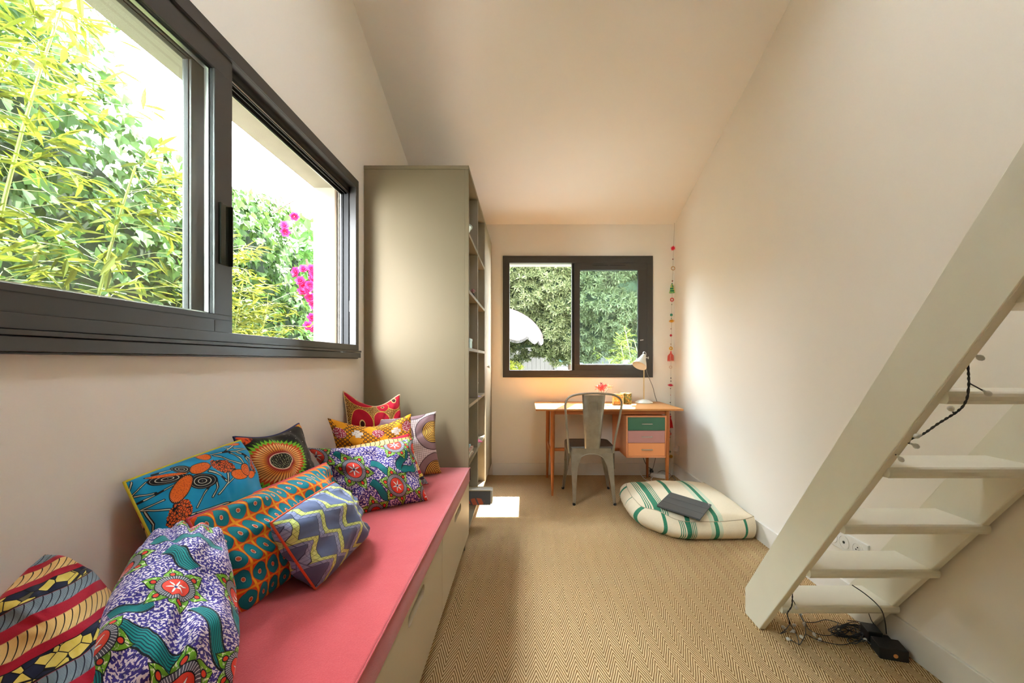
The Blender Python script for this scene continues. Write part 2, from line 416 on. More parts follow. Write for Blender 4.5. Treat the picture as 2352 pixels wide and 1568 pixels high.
# ---------------------------------------------------------------- bench
XF = -.34; YK = 2.479
bench = thing('storage_bench', 'long beige lacquered storage bench with cut-out drawer slots under the window', 'bench', (-.65, 1.1, 0))
m = MB(); m.box(XL+.004, XF-.022, -1.1, YK-.004, .10, .400); m.box(XL+.004, XF-.06, -1.1, YK-.004, 0.001, .0999)
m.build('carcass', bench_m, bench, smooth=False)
slot_in = mat('slot_shadow_side', (.16, .135, .09, 1), rough=.6)
for (a, b_) in ((1.692, 2.474), (.904, 1.688), (.116, .900), (-.672, .112)):
    # drawer front with a rounded horizontal slot: built as polygons around the slot
    d = MB(); z0, z1 = .103, .409; yc = (a+b_)/2; hw, hr, zc_ = .078, .019, .372
    slot = []
    for k in range(9): th = -math.pi/2+math.pi*k/8; slot.append((yc+hw+hr*math.cos(th), zc_+hr*math.sin(th)))
    for k in range(9): th = math.pi/2+math.pi*k/8; slot.append((yc-hw+hr*math.cos(th), zc_+hr*math.sin(th)))
    outer = []
    for (y, z) in slot:      # project to the rectangle
        dy, dz = y-yc, z-zc_
        if abs(dy) > hw: t = math.atan2(dz, abs(dy)-hw)
        outer.append(None)
    n = 9
    ro = [(b_, z0)]+[(b_, z0+(z1-z0)*k/8) for k in range(1, 8)]+[(b_, z1)]
    lo = [(a, z1)]+[(a, z1-(z1-z0)*k/8) for k in range(1, 8)]+[(a, z0)]
    out = ro+lo; N = len(slot)
    for X0, flip in ((XF, False), (XF-.02, True)):
        vs = [(X0, y, z) for y, z in slot]+[(X0, y, z) for y, z in out]
        fs = [(i, (i+1) % N, N+(i+1) % N, N+i) for i in range(N)]
        d.add(vs, [tuple(reversed(f)) for f in fs] if not flip else fs)
    vs = [(XF, y, z) for y, z in slot]+[(XF-.02, y, z) for y, z in slot]
    d.add(vs, [(i, N+i, N+(i+1) % N, (i+1) % N) for i in range(N)])
    vs = [(XF, y, z) for y, z in out]+[(XF-.02, y, z) for y, z in out]
    d.add(vs, [(i, (i+1) % N, N+(i+1) % N, N+i) for i in range(N)])
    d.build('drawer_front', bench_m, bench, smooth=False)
    # pocket behind slot
# seat cushion
def cush_fn():
    v, x, y, z = coords(); n = noise(v, 6, 4, .6); f = noise(v, 380, 2, .7)
    k = over(c(166, 46, 53), n, c(186, 64, 69))
    return over(k, above(f, .55, .3)*.35, c(198, 88, 90))
def cush_b():
    v, x, y, z = coords(); return noise(v, 420, 2)*.5+noise(v, 5, 3)*2.5, .35, .004
cush_m = mat('coral_velvet', rough=.85, spec=.2, fn=cush_fn, bump=cush_b, sheen=.35)
m = MB(); m.box(XL+.006, XF+.006, -1.1, YK-.003, .411, .499)
cu = m.build('seat_cushion', cush_m, None, bevel=.009, smooth=True, angle=3)
tag(cu, 'long coral pink velvet seat pad lying on the beige bench', 'cushion')
pm = MB(); pm.tube([(XF+.0075, -1.08, .4985), (XF+.0075, YK-.012, .4985)], .0022, 6)
BASE[cu.name] = Vector((0,0,0)); pm.build('seam', cush_m, cu)
zp = MB()
for k in range(9): zp.box(XF-.002, XF+.011, YK-.011, YK-.001, .425+k*.008, .430+k*.008)
zp.build('zip', mat('zip_teeth', (.09,.03,.03,1), rough=.5), cu, smooth=False)

# ---------------------------------------------------------------- bookcase
bk = thing('bookcase', 'tall beige lacquered bookcase with open compartments at the end of the bench', 'bookcase', (-.65, 3.3, 0))
ZT = 2.295; YE = YB-.016
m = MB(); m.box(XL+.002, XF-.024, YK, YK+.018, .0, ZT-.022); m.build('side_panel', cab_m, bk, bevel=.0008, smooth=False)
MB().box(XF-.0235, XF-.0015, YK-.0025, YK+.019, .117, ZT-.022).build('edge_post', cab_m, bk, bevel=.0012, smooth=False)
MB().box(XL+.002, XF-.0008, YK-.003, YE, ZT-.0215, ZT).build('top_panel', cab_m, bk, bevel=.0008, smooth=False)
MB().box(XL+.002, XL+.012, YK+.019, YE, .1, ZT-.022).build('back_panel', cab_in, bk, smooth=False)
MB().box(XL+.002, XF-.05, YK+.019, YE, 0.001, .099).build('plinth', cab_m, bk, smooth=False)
ycol = (YK+.0195, 2.963, 3.450)
for yy in ycol[1:]: MB().box(XL+.0125, XF-.002, yy-.009, yy+.009, .140, ZT-.0225).build('divider', cab_in, bk, bevel=.0008, smooth=False)
SH = (.120, .500, .848, 1.192, 1.540, 1.882)
for zz in SH:
    for (a, b_) in ((ycol[0], 2.9535), (2.9725, 3.4405)):
        if zz == .120 and a > 2.9: pass
        MB().box(XL+.0125, XF-.001, a, b_, zz-.001, zz+.019).build('shelf', cab_m, bk, bevel=.0008, smooth=False)
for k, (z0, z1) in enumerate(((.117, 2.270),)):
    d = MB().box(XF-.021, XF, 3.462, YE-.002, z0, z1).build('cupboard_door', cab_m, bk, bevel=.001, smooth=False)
    kz = MB(); kz.lathe([(.0045, 0), (.0045, .010), (.012, .014), (.013, .020), (.010, .025), (.001, .026)], (XF, 3.63, 1.08), (1, 0, 0), 14); kz.build('knob', steel_m, d)
MB().box(XL+.0125, XF-.03, 3.46, YE-.002, .1, .118).build('cupboard_floor', cab_in, bk, smooth=False)

# things standing in the bookcase
def cover(name, a, b2=None, rough=.45):
    def f():
        v, x, y, z = coords(); n = noise(v, 18, 3)
        return over(a, above(n, .5, .15), b2 or a)
    return mat(name, a, rough=rough, fn=f)
paper = mat('book_paper', (.74, .71, .63, 1), rough=.8)
def book(name, label, x0, x1, y0, y1, z0, t, m_, group, rz=0, cat='book'):
    r = thing(name, label, cat, ((x0+x1)/2, (y0+y1)/2, z0), group, rz)
    b = MB(); b.box(x0, x1, y0, y1, z0, z0+.0014); b.box(x0, x1, y0, y1, z0+t-.0014, z0+t); b.box(x0, x0+.0015, y0, y1, z0+.0014, z0+t-.0014)
    b.build('cover', m_, r, smooth=False)
    MB().box(x0+.002, x1-.003, y0+.003, y1-.003, z0+.0015, z0+t-.0015).build('page_block', paper, r, smooth=False)
    return r
tl = [('turquoise', (90,160,165)), ('grey-green', (120,140,130)), ('pale blue', (150,190,200)), ('rust and cream', (180,130,110)), ('dark teal', (50,110,115)), ('cream', (205,195,175)), ('sand brown', (150,120,90))]
z = SH[1]+.019+.001
pos = ['at the bottom of', 'second from the bottom in', 'third from the bottom in', 'in the middle of', 'third from the top in', 'second from the top in', 'on the top of']
for i, (nm, rgb) in enumerate(tl[::-1]):
    t = .012 if i % 2 else .009
    book('magazine', f'{nm} magazine {pos[i]} the bookcase pile', -.60+.012*(i % 3), -.352-.004*(i % 3)-.012*max(0, i-3), 2.60, 2.60+.19-.01*(i % 2), z, t, cover('mag_'+nm.replace(' ', '_'), c(*rgb), c(*[min(255, k+60) for k in rgb])), 'magazines piled in the bookcase', rz=.03*(i % 3-1))
    z += t+.0008
# big projecting books on the bottom shelf: pages towards the room
def bigcover():
    v, x, y, z = coords()
    k = c(112, 116, 128)
    hand = below(vlen((x-.02)/.055, (z-.022)/.026), 1.0, .05)
    k = over(k, hand*above(vsin(x*140.0+z*60.0), -.7, .4), c(226, 120, 96))
    return over(k, above(z, .096, .004), c(206, 190, 150))
r = thing('large_book', 'large blue-grey book with an orange motif sticking out of the lowest compartment', 'book', (-.36, 2.90, SH[0]+.0195))
BX = MB(); x0, x1, y0, y1, z0, z1 = -.60, -.244, 2.862, 2.950, SH[0]+.020, SH[0]+.121
BX.box(x0, x1, y0, y0+.003, z0, z1); BX.box(x0, x1, y1-.003, y1, z0, z1); BX.box(x0, x0+.003, y0+.003, y1-.003, z0, z1)
BX.build('cover', mat('large_book_cover', rough=.4, fn=bigcover), r, smooth=False)
pg = MB()
for i in range(17):
    yy = y0+.0034+i*.00480; pg.box(x0+.004, x1-.004+.016*abs(math.sin(i*2.1)), yy, yy+.0044, z0+.002+.004*abs(math.sin(i)), z1-.003-.007*abs(math.cos(i*1.7)))
stuff(pg.build('page_block', paper, r, smooth=False))
# little box, bowl, figure, papers
r = thing('small_box', 'small pale blue box on the middle shelf of the bookcase', 'box', (-.38, 2.66, SH[3]+.0195))
MB().box(-.415, -.352, 2.61, 2.72, SH[3]+.020, SH[3]+.066).build('body', cover('pale_box', c(170,205,205), c(200,220,215)), r, bevel=.002, smooth=False)
MB().box(-.417, -.350, 2.608, 2.722, SH[3]+.066, SH[3]+.082).build('lid', cover('pale_lid', c(195,215,210)), r, bevel=.002, smooth=False)
r = thing('bowl', 'white footed bowl with a grey rim high in the bookcase', 'bowl', (-.43, 2.66, SH[5]+.0195))
MB().lathe([(.04, 0), (.035, .012), (.05, .022), (.085, .055), (.10, .085), (.096, .085), (.08, .056), (.045, .028), (.001, .026)], (-.447, 2.66, SH[5]+.0195), seg=32).build('body', mat('bowl_glaze', (.72,.72,.66,1), rough=.2), r)
MB().lathe([(.100, .082), (.104, .084), (.104, .090), (.098, .092), (.095, .086)], (-.447, 2.66, SH[5]+.0195), seg=32).build('rim', mat('bowl_rim', (.30,.34,.30,1), rough=.3), r)
r = thing('figurine', 'small dark figurine with a pinkish hat in the bookcase', 'figurine', (-.36, 2.86, SH[4]+.0195))
zf = SH[4]+.0195
MB().lathe([(.016, 0), (.018, .01), (.012, .028), (.007, .036), (.001, .037)], (-.365, 2.86, zf), seg=14).build('body', black_m, r)
MB().sphere((-.365, 2.86, zf+.044), .011, 12, 8).build('head', mat('figurine_skin', (.5,.32,.28,1)), r)
MB().lathe([(.020, .050), (.019, .053), (.010, .055), (.009, .064), (.001, .066)], (-.365, 2.86, zf), seg=14).build('hat', mat('figurine_hat', (.40,.16,.18,1)), r)
for (nm, lb, zz, a, m_) in (('postcard', 'violet and white postcard lying on the fourth shelf of the bookcase', SH[2], 3.12, cover('violet_card', c(130,110,190), c(225,220,235))), ('postcard', 'pink postcard lying low in the second column of the bookcase', SH[1], 3.20, cover('pink_card', c(205,60,110), c(230,120,150)))):
    o = MB().obox((-.385, a, zz+.0205), (.03, .012, 0), (-.03, .075, 0), (0, 0, .0012)).build(nm, m_, smooth=False); tag(o, lb, 'card')
r = thing('toy', 'tiny black and white toy hanging on the bookcase divider', 'toy', (-.37, 3.0, .95))
MB().tube([(-.352, 2.9722, .99), (-.352, 2.985, .985)], .003, 8).build('hook', steel_m, r)
MB().sphere((-.352, 2.988, .974), .010, 10, 6, sz=.7).build('body', white_pl, r); MB().sphere((-.352, 2.988, .985), .006, 10, 6).build('cap', black_m, r)
# ---------------------------------------------------------------- desk
def wood(name, a, b2, d, sx_=1, sy_=14, sz_=14, rough=.38):
    def f():
        v, x, y, z = coords(); q = xyz(x*sx_, y*sy_, z*sz_); n = noise(q, 6, 5, .6, .6); n2 = noise(q, 38, 3, .6)
        k = over(a, above(n, .5, .35), b2); return over(k, above(n2, .58, .15)*.35, d)
    def b(): v, x, y, z = coords(); return noise(xyz(x*sx_, y*sy_, z*sz_), 30, 3), .15, .0006
    return mat(name, a, rough=rough, fn=f, bump=b)
wtop = wood('honey_wood_top', c(214, 150, 84), c(190, 122, 62), c(150, 88, 40), 1, 16, 16)
wrail = wood('honey_wood_rail', c(190, 112, 56), c(165, 88, 40), c(128, 66, 28), 1, 16, 16)
wleg = wood('honey_wood_leg', c(186, 108, 50), c(160, 84, 34), c(122, 62, 24), 16, 16, 1)
peach = paint('peach_paint', c(232, 152, 104), rough=.45, var=.02); ZD = .7315
desk = thing('desk', 'honey wood writing desk with three coloured drawers under the far window', 'desk', (.70, 3.79, 0))
m = MB(); m.box(.082, 1.318, 3.474, 4.108, ZD-.0175, ZD-.001); m.build('desktop', wtop, desk, bevel=.003, smooth=False)
m = MB(); m.box(.232, 1.182, 3.522, 3.540, .678, ZD-.018); m.box(.232, 1.182, 4.03, 4.048, .678, ZD-.018); m.box(.214, .232, 3.54, 4.03, .678, ZD-.018); m.box(1.162, 1.180, 3.54, 4.03, .678, ZD-.018)
m.build('apron', wrail, desk, bevel=.002, smooth=False)
for (xt, yt, xb, yb) in ((.226, 3.512, .222, 3.492), (.214, 4.02, .206, 4.035), (1.196, 3.512, 1.184, 3.492), (1.172, 4.02, 1.178, 4.035)):
    m = MB(); n = 8; pts = []; rs = []
    for k in range(n+1):
        t = k/n; pts.append((xb+(xt-xb)*t, yb+(yt-yb)*t, .0005+(ZD-.019)*t)); rs.append(.0095+.0095*min(1, t*1.7))
    m.tube(pts, rs, 14); m.build('leg', wleg, desk)
m = MB(); m.box(.206, .222, 3.515, 4.02, .325, .358); m.build('stretcher', wleg, desk, bevel=.004, smooth=False)
MB().box(.222, .845, 3.748, 3.772, .318, .346).build('stretcher', wrail, desk, bevel=.004, smooth=False)
ped = MB(); px0, px1, pz0, pz1 = .843, 1.1815, .318, .670
ped.box(px0, px1, 3.5425, 4.06, pz0+.012, pz0+.02); ped.box(px0, px0+.013, 3.494, 4.06, pz0, pz1); ped.box(px1-.013, px1, 3.494, 3.5100, pz0, pz1); ped.box(px1-.032, px1-.02, 3.51, 4.03, pz0, pz1)
ped.box(px0+.013, px1-.013, 3.494, 4.02, pz1-.013, pz1); ped.box(px0+.013, px1-.013, 3.494, 4.02, pz0, pz0+.013); ped.box(px0+.013, px1-.02, 4.02, 4.03, pz0, pz1)
po = ped.build('pedestal', peach, desk, bevel=.0015, smooth=False)
for (z0, z1, nm, rgb) in ((.5485, .6565, 'green drawer front', (66, 112, 86)), (.4430, .5460, 'mauve drawer front', (196, 138, 134)), (.3330, .4405, 'apricot drawer front', (244, 158, 100))):
    d = MB().box(px0+.0145, px1-.0145, 3.488 if 'green' in nm else 3.493, 3.508, z0, z1).build('drawer', paint(nm.replace(' ', '_'), c(*rgb), rough=.42, var=.02), desk, bevel=.002, smooth=False)
    lab(d, nm)
    zz = (z0+z1)/2+.002
    hm = MB(); hm.tube([(.968, 3.472, zz), (1.058, 3.472, zz)], .0042, 8); hm.tube([(.974, 3.49, zz), (.974, 3.472, zz)], .0035, 8); hm.tube([(1.052, 3.49, zz), (1.052, 3.472, zz)], .0035, 8)
    hm.build('handle', steel_m, d)

# ---------------------------------------------------------------- metal chair
def gun_fn():
    v, x, y, z = coords(); n = noise(v, 14, 4, .6); return over(c(132, 124, 110), n, c(186, 178, 162))
def gun_b():
    v, x, y, z = coords(); return noise(v, 60, 3), .08, .001
gun = mat('brushed_gunmetal', rough=.40, metal=.85, fn=gun_fn, bump=gun_b)
gun_d = mat('gunmetal_seat', (.115, .10, .085, 1), rough=.42, metal=.75)
ch = thing('metal_chair', 'gunmetal grey steel cafe chair with a solid back splat facing the desk', 'chair', (.528, 3.47, 0))
cxx = .522
# seat: rounded square pan
def rsq(hx, hy, r, n=5, cx_=cxx, cy_=3.475):
    out = []
    for qx, qy, a0 in ((1, 1, 0), (-1, 1, 90), (-1, -1, 180), (1, -1, 270)):
        for k in range(n+1):
            a = math.radians(a0+90*k/n); out.append((cx_+qx*(hx-r)+r*math.cos(a), cy_+qy*(hy-r)+r*math.sin(a)))
    return out
m = MB(); rows = [(.150, .135, .06, .4485), (.172, .158, .055, .4465), (.181, .167, .05, .4515), (.186, .172, .05, .448), (.188, .174, .05, .438), (.188, .174, .05, .405)]
vs = [(cxx, 3.475, .4470)]; N = 24
for hx, hy, r_, z in rows: vs += [(x, y, z) for x, y in rsq(hx, hy, r_)]
fs = [(0, 1+k, 1+(k+1) % N) for k in range(N)]
for i in range(len(rows)-1):
    for k in range(N): fs.append((1+i*N+k, 1+(i+1)*N+k, 1+(i+1)*N+(k+1) % N, 1+i*N+(k+1) % N))
m.add(vs, fs); so = m.build('seat', gun_d, ch, angle=1.2)
# arched apron and legs: each leg a tapering folded channel
def leg(xt, yt, xb, yb, sxn, syn, mname):
    m = MB(); n = 14; L = []
    for k in range(n+1):
        t = k/n; z = .443-t*(.443-.0155)
        x = xt+(xb-xt)*t**.9; y = yt+(yb-yt)*t**.9
        w = .020+(.055*max(0, 1-t*2.6)**1.4)+.048*(1-t)**1.2; w2 = .018+(.05*max(0, 1-t*2.8)**1.5)+.034*(1-t)
        # cross-section: L-shaped rounded channel pointing to the seat centre
        L.append([(x, y, z), (x-sxn*w*.5, y+syn*.003, z), (x-sxn*w, y+syn*.0, z), (x-sxn*w, y-syn*.006, z), (x-sxn*w*.5, y-syn*.004, z), (x-sxn*.007, y-syn*.008, z), (x-sxn*.004, y-syn*w2*.5, z), (x-sxn*.006, y-syn*w2, z), (x, y-syn*w2, z), (x+sxn*.003, y-syn*w2*.5, z)])
    vs = [p for r_ in L for p in r_]; K = 10
    fs = []
    for i in range(n):
        for k in range(K): fs.append((i*K+k, (i+1)*K+k, (i+1)*K+(k+1) % K, i*K+(k+1) % K))
    fs += [tuple(range(K)), tuple(n*K+k for k in range(K-1, -1, -1))]
    m.add(vs, fs); o = m.build(mname, gun, ch, angle=1.0)
    f = MB(); f.lathe([(.009, 0.0005), (.012, .004), (.012, .018), (.009, .021)], (xb-sxn*.006, yb-syn*.006, 0), seg=12); f.build('rubber_foot', black_m, o)
    return o
leg(cxx-.166, 3.310, .371, 3.252, -1, -1, 'leg'); leg(cxx+.166, 3.310, .703, 3.252, 1, -1, 'leg')
leg(cxx-.166, 3.640, .322, 3.680, -1, 1, 'leg'); leg(cxx+.166, 3.640, .735, 3.680, 1, 1, 'leg')
# arch webs joining the legs under the seat
def arch(p0, p1, name='apron_arch'):
    m = MB(); p0, p1 = Vector(p0), Vector(p1); n = 16; d = (p1-p0); nn = Vector((d.y, -d.x, 0)).normalized()*.0015
    top = []; bot = []
    for k in range(n+1):
        t = k/n; p = p0+d*t; s_ = 2*t-1
        top.append(Vector((p.x, p.y, .438))); bot.append(Vector((p.x, p.y, .392-.125*abs(s_)**2.6)))
    vs = [v+nn for v in top]+[v+nn for v in bot]+[v-nn for v in top]+[v-nn for v in bot]; K = n+1
    fs = []
    for k in range(n):
        fs += [(k, k+1, K+k+1, K+k), (2*K+k+1, 2*K+k, 3*K+k, 3*K+k+1), (K+k, K+k+1, 3*K+k+1, 3*K+k)]
    m.add(vs, fs); m.tube([b for b in bot], .004, 6); return m.build(name, gun, ch, angle=1.2)
arch((cxx-.155, 3.302, 0), (cxx+.155, 3.302, 0)); arch((cxx-.155, 3.648, 0), (cxx+.155, 3.648, 0)); arch((cxx-.186, 3.33, 0), (cxx-.186, 3.62, 0)); arch((cxx+.186, 3.33, 0), (cxx+.186, 3.62, 0))
# bent tube back
pts = []
zt = .876
for (x, z) in ((.345, .405), (.338, .47), (.331, .55), (.322, .65), (.314, .74), (.311, .785), (.320, .825), (.345, .852), (.39, .868), (.45, .876), (.535, .880), (.62, .876), (.68, .868), (.722, .850), (.745, .822), (.749, .785), (.744, .74), (.731, .65), (.712, .55), (.700, .47), (.694, .405)):
    pts.append((x-.004, 3.285-.055*max(0, (z-.42)/.45), z))
m = MB(); m.tube(smoothpath(pts, 4), .0088, 10); m.build('back_tube', gun, ch)
m = MB(); rowsn = 10; vs = []
for k in range(rowsn+1):
    t = k/rowsn; z = .437+t*(.866-.437); y = 3.288-.053*t-.012*math.sin(math.pi*t); hw = .058+.031*t+.002
    cx_ = cxx+.003+.004*t
    for j in range(9):
        s_ = (j-4)/4; groove = (.006 if abs(abs(s_)-.5) < .13 and .12 < t < .86 else 0); ys = y+(.010 if abs(s_) > .95 else 0)-groove*.6
        vs.append((cx_+hw*s_, ys, z))
nn = len(vs); vs += [(x, y+.002, z) for x, y, z in vs]; fs = []
for k in range(rowsn):
    for j in range(8):
        a = k*9+j; fs.append((a, a+1, a+10, a+9)); fs.append((nn+a+1, nn+a, nn+a+9, nn+a+10))
for k in range(rowsn): fs += [(k*9, k*9+9, nn+k*9+9, nn+k*9), (k*9+17, k*9+8, nn+k*9+8, nn+k*9+17)]
m.add(vs, fs); sp = m.build('back_splat', gun, ch, angle=1.2)
r_ = MB()
loop = [(cxx+.003+sx_*.030, 3.2475-.001+.0, z) for sx_, z in ((-1, .50), (-1, .79))]
pts = [(cxx+.001-.027, 3.276, .50), (cxx-.029, 3.255, .62), (cxx-.032, 3.237, .74), (cxx-.032, 3.227, .80), (cxx-.022, 3.225, .812), (cxx+.03, 3.225, .812), (cxx+.039, 3.227, .80), (cxx+.039, 3.237, .74), (cxx+.035, 3.255, .62), (cxx+.031, 3.276, .50)]
r_.tube(pts, .003, 6); r_.build('pressed_rib', gun, sp)

# ---------------------------------------------------------------- desk lamp
lampw = paint('lamp_enamel', (.72, .69, .60, 1), rough=.3, var=.01)
lp = thing('desk_lamp', 'white enamel desk lamp with brass stem and tilted cone shade', 'lamp', (1.128, 3.98, ZD))
MB().lathe([(.083, 0), (.084, .003), (.078, .010), (.058, .022), (.028, .030), (.008, .033), (.001, .033)], (1.128, 3.975, ZD), seg=36).build('base', lampw, lp)
MB().tube([(1.128, 3.975, ZD+.030), (1.128, 3.975, 1.182)], .0052, 12).build('stem', brass_m, lp)
ax = Vector((-.075, -.065, -.13)).normalized(); tip = Vector((1.127, 3.958, 1.192))
sh = MB(); sh.lathe([(.012, 0), (.017, .004), (.024, .022), (.034, .055), (.049, .085), (.063, .118), (.068, .134), (.0665, .134), (.061, .118), (.047, .085), (.032, .055), (.022, .022), (.012, .010)], tip, ax, 36)
shade = sh.build('lamp_shade', lampw, lp)
MB().lathe([(.013, .02), (.018, .03), (.022, .055), (.014, .075), (.001, .08)], tip, ax, 16).build('bulb', mat('lamp_bulb', (.75,.73,.66,1), rough=.2), shade)
jj = MB(); jj.tube(smoothpath([tip+Vector((-.010, 0, -.002)), tip+Vector((-.012, 0, .016)), tip+Vector((0, 0, .026)), tip+Vector((.014, 0, .014)), tip+Vector((.016, 0, -.008))], 5), .003, 8)
jj.tube([(1.120, 3.958, 1.168), (1.165, 3.960, 1.160)], .0035, 8); jj.tube([(1.165, 3.960, 1.150), (1.165, 3.96, 1.172)], .004, 8); jj.tube([(1.128, 3.975, 1.175), (1.150, 3.960, 1.162)], .004, 8)
jj.build('joint', steel_m, lp)
MB().tube(smoothpath([tip+Vector((.012, .0, -.03)), (1.152, 3.99, 1.06), (1.185, 4.02, .98), (1.238, 4.06, .88), (1.272, 4.09, .78), (1.300, 4.119, .72), (1.322, 4.119, .60), (1.315, 4.10, .40), (1.28, 4.08, .22), (1.22, 4.04, .05), (1.17, 4.05, .02)], 5), .0028, 8).build('cable', mat('grey_cable', (.16,.15,.13,1), rough=.5), lp)

# ---------------------------------------------------------------- tins, flowers
def tinf(seed, a, b2, d, e):
    def f():
        v, x, y, z = coords(); q = xyz(x+seed, y, z); n = noise(q, 34, 3, .6, 1.2); n2 = noise(q, 60, 2, .5, 2.0)
        k = over(a, above(n, .48, .06), b2); k = over(k, above(n2, .58, .05), d); return over(k, below(n, .34, .05), e)
    return f
tin1 = mat('printed_tin_orange', rough=.35, fn=tinf(3, c(190,110,40), c(226,160,70), c(240,215,160), c(110,60,25)))
tin2 = mat('printed_tin_green', rough=.35, fn=tinf(9, c(120,98,40), c(80,120,92), c(214,180,90), c(34,30,18)))
r = thing('pencil_box', 'orange printed square box with a white edge beside the tins on the desk', 'box', (.847, 3.84, ZD))
m = MB(); m.box(.806, .886, 3.80, 3.812, ZD+.001, ZD+.094); m.box(.806, .886, 3.868, 3.88, ZD+.001, ZD+.094); m.box(.806, .812, 3.812, 3.868, ZD+.001, ZD+.094); m.box(.880, .886, 3.812, 3.868, ZD+.001, ZD+.094); m.box(.806, .886, 3.812, 3.868, ZD+.001, ZD+.005); m.build('body', tin1, r, smooth=False)
m = ring(MB(), 'y', 3.7975, 3.7995, .805, .890, ZD+.002, ZD+.100, .0005, .004, .004, .0005); m.build('white_edge', white_pl, r, smooth=False)
for k, (x, y, lb) in enumerate(((.915, 3.93, 'left'), (.958, 3.90, 'right'))):
    r = thing('tin', 'floral printed round tin '+('half hidden behind the orange box' if k == 0 else 'nearest the lamp on the desk'), 'tin', (x, y, ZD), 'printed tins on the desk')
    MB().lathe([(.031, .0005), (.032, .003), (.032, .098), (.030, .098), (.030, .006), (.001, .006)], (x, y, ZD), seg=28).build('body', tin2, r)
    MB().lathe([(.0325, .093), (.0335, .095), (.0335, .099), (.0318, .100), (.030, .097)], (x, y, ZD), seg=28).build('rim', brass_m, r)
r = thing('flower_bunch', 'bunch of spiky coral and blush flowers in a small pot behind the chair', 'flowers', (.70, 3.87, ZD))
MB().lathe([(.028, .0005), (.036, .03), (.034, .06), (.028, .075), (.025, .075), (.030, .06), (.001, .055)], (.70, 3.87, ZD), seg=24).build('pot', lampw, r)
rnd = random.Random(4)
for (dx, dz, R, rgb, nn) in ((-.038, .158, .040, (226, 96, 84), 34), (.0, .150, .046, (222, 66, 84), 46), (.03, .165, .03, (206, 92, 100), 24), (.072, .156, .040, (222, 178, 148), 30), (-.005, .185, .022, (150, 86, 96), 16)):
    f = MB(); c0 = Vector((.705+dx, 3.865+rnd.uniform(-.02, .02), ZD+dz))
    for i in range(nn):
        d = Vector((rnd.gauss(0, 1), rnd.gauss(0, 1), rnd.gauss(.25, .8))).normalized(); L = R*rnd.uniform(.55, 1.15); s_ = d.cross(Vector((.3, .2, .9))).normalized()*.0035; u_ = d.cross(s_).normalized()*.0035
        a = c0+d*R*.12; f.add([a-s_, a+s_, a+u_, c0+d*L*.5+s_*1.2, c0+d*L*.5-s_*1.2, c0+d*L*.5+u_*1.2, c0+d*L], [(0, 1, 3, 4), (1, 2, 5, 3), (2, 0, 4, 5), (4, 3, 6), (3, 5, 6), (5, 4, 6)])
    f.sphere(c0, R*.2, 8, 5)
    fo = f.build('flower', mat('flower_%d%d' % (rgb[0], rgb[1]), c(*rgb), rough=.6), r)
    MB().tube([c0, (.70+dx*.2, 3.87, ZD+.06)], .0013, 6).build('stem', mat('stem_green', c(96, 92, 50), rough=.7), r)

# ---------------------------------------------------------------- hanging garland
gm = lambda n, rgb, r=.5: mat('garland_'+n, c(*rgb), rough=r)
GY = 4.075
def gp(px, py): return W(px, py, GY)
ga = thing('hanging_garland', 'string of pompoms, beads and tassels hanging in the far right corner', 'garland', tuple(gp(1549, 514)))
MB().tube([gp(1549, 513), gp(1546, 600), gp(1543, 700), gp(1541, 850), gp(1540, 960), gp(1539, 1060)], .0011, 5).build('string', gm('string', (150, 130, 100)), ga)
MB().sphere(gp(1549, 513), .004, 8, 5).build('nail', steel_m, ga)
def pom(name, px, py, R, rgb, flat=1.0, n=150):
    m = MB(); c0 = gp(px, py); rn = random.Random(int(px*py)); m.sphere(c0, R*.6, 10, 6, sz=flat)
    for i in range(n):
        d = Vector((rn.gauss(0,1), rn.gauss(0,1), rn.gauss(0,1))).normalized(); d.z *= flat; s_ = d.cross(Vector((.31,.2,.9))).normalized()*.0016; e = c0+d*R*rn.uniform(.85, 1.15); b_ = c0+d*R*.4; u_ = d.cross(s_).normalized()*.0016
        m.add([b_-s_, b_+s_, b_+u_, e], [(0,1,3), (1,2,3), (2,0,3)])
    return m.build(name, gm('%s_%d_%d' % (name, rgb[0], rgb[1]), rgb, .9), ga, smooth=False)
lab(pom('pompom', 1546, 570, .027, (222, 44, 72)), 'red pompom'); lab(pom('pompom', 1542.5, 737, .030, (224, 160, 40), .62), 'yellow pompom'); lab(pom('pompom', 1540, 884, .030, (208, 34, 72), .5), 'crimson pompom'); lab(pom('pompom', 1541, 1048, .028, (196, 150, 40), .75), 'mustard pompom')
for (px, py, R, rgb) in ((1545.5, 595, .006, (140,40,40)), (1544.5, 645, .007, (150,40,36)), (1544, 651, .004, (60,90,60)), (1543, 699, .005, (90,110,60)), (1542, 723, .014, (40,140,110)), (1542, 731, .005, (50,110,80)), (1541.5, 755, .005, (120,40,36)), (1541, 770, .012, (190,34,60)), (1541, 790, .005, (120,90,60)), (1541, 795, .004, (110,90,70)), (1541, 868, .006, (60,50,50)), (1541, 875, .006, (80,60,60)), (1540, 892, .005, (90,70,60)), (1540, 907, .004, (190,80,60)), (1539.6, 924, .006, (80,80,70)), (1539.6, 930, .004, (150,130,110)), (1539.5, 951, .007, (110,30,50)), (1539, 990, .005, (90,60,60)), (1539, 1004, .005, (120,70,60)), (1538.6, 1037, .010, (60,100,60))):
    MB().sphere(gp(px, py), R, 10, 6).build('bead', gm('bead_%d_%d_%d' % rgb, rgb, .35), ga)
def gring(px, py, R, r_, rgb):
    c0 = gp(px, py); MB().tube([c0+Vector((R*math.cos(a), 0, R*math.sin(a))) for a in [2*math.pi*k/20 for k in range(20)]], r_, 8, closed=True).build('ring', gm('ring_%d' % rgb[0], rgb, .4), ga)
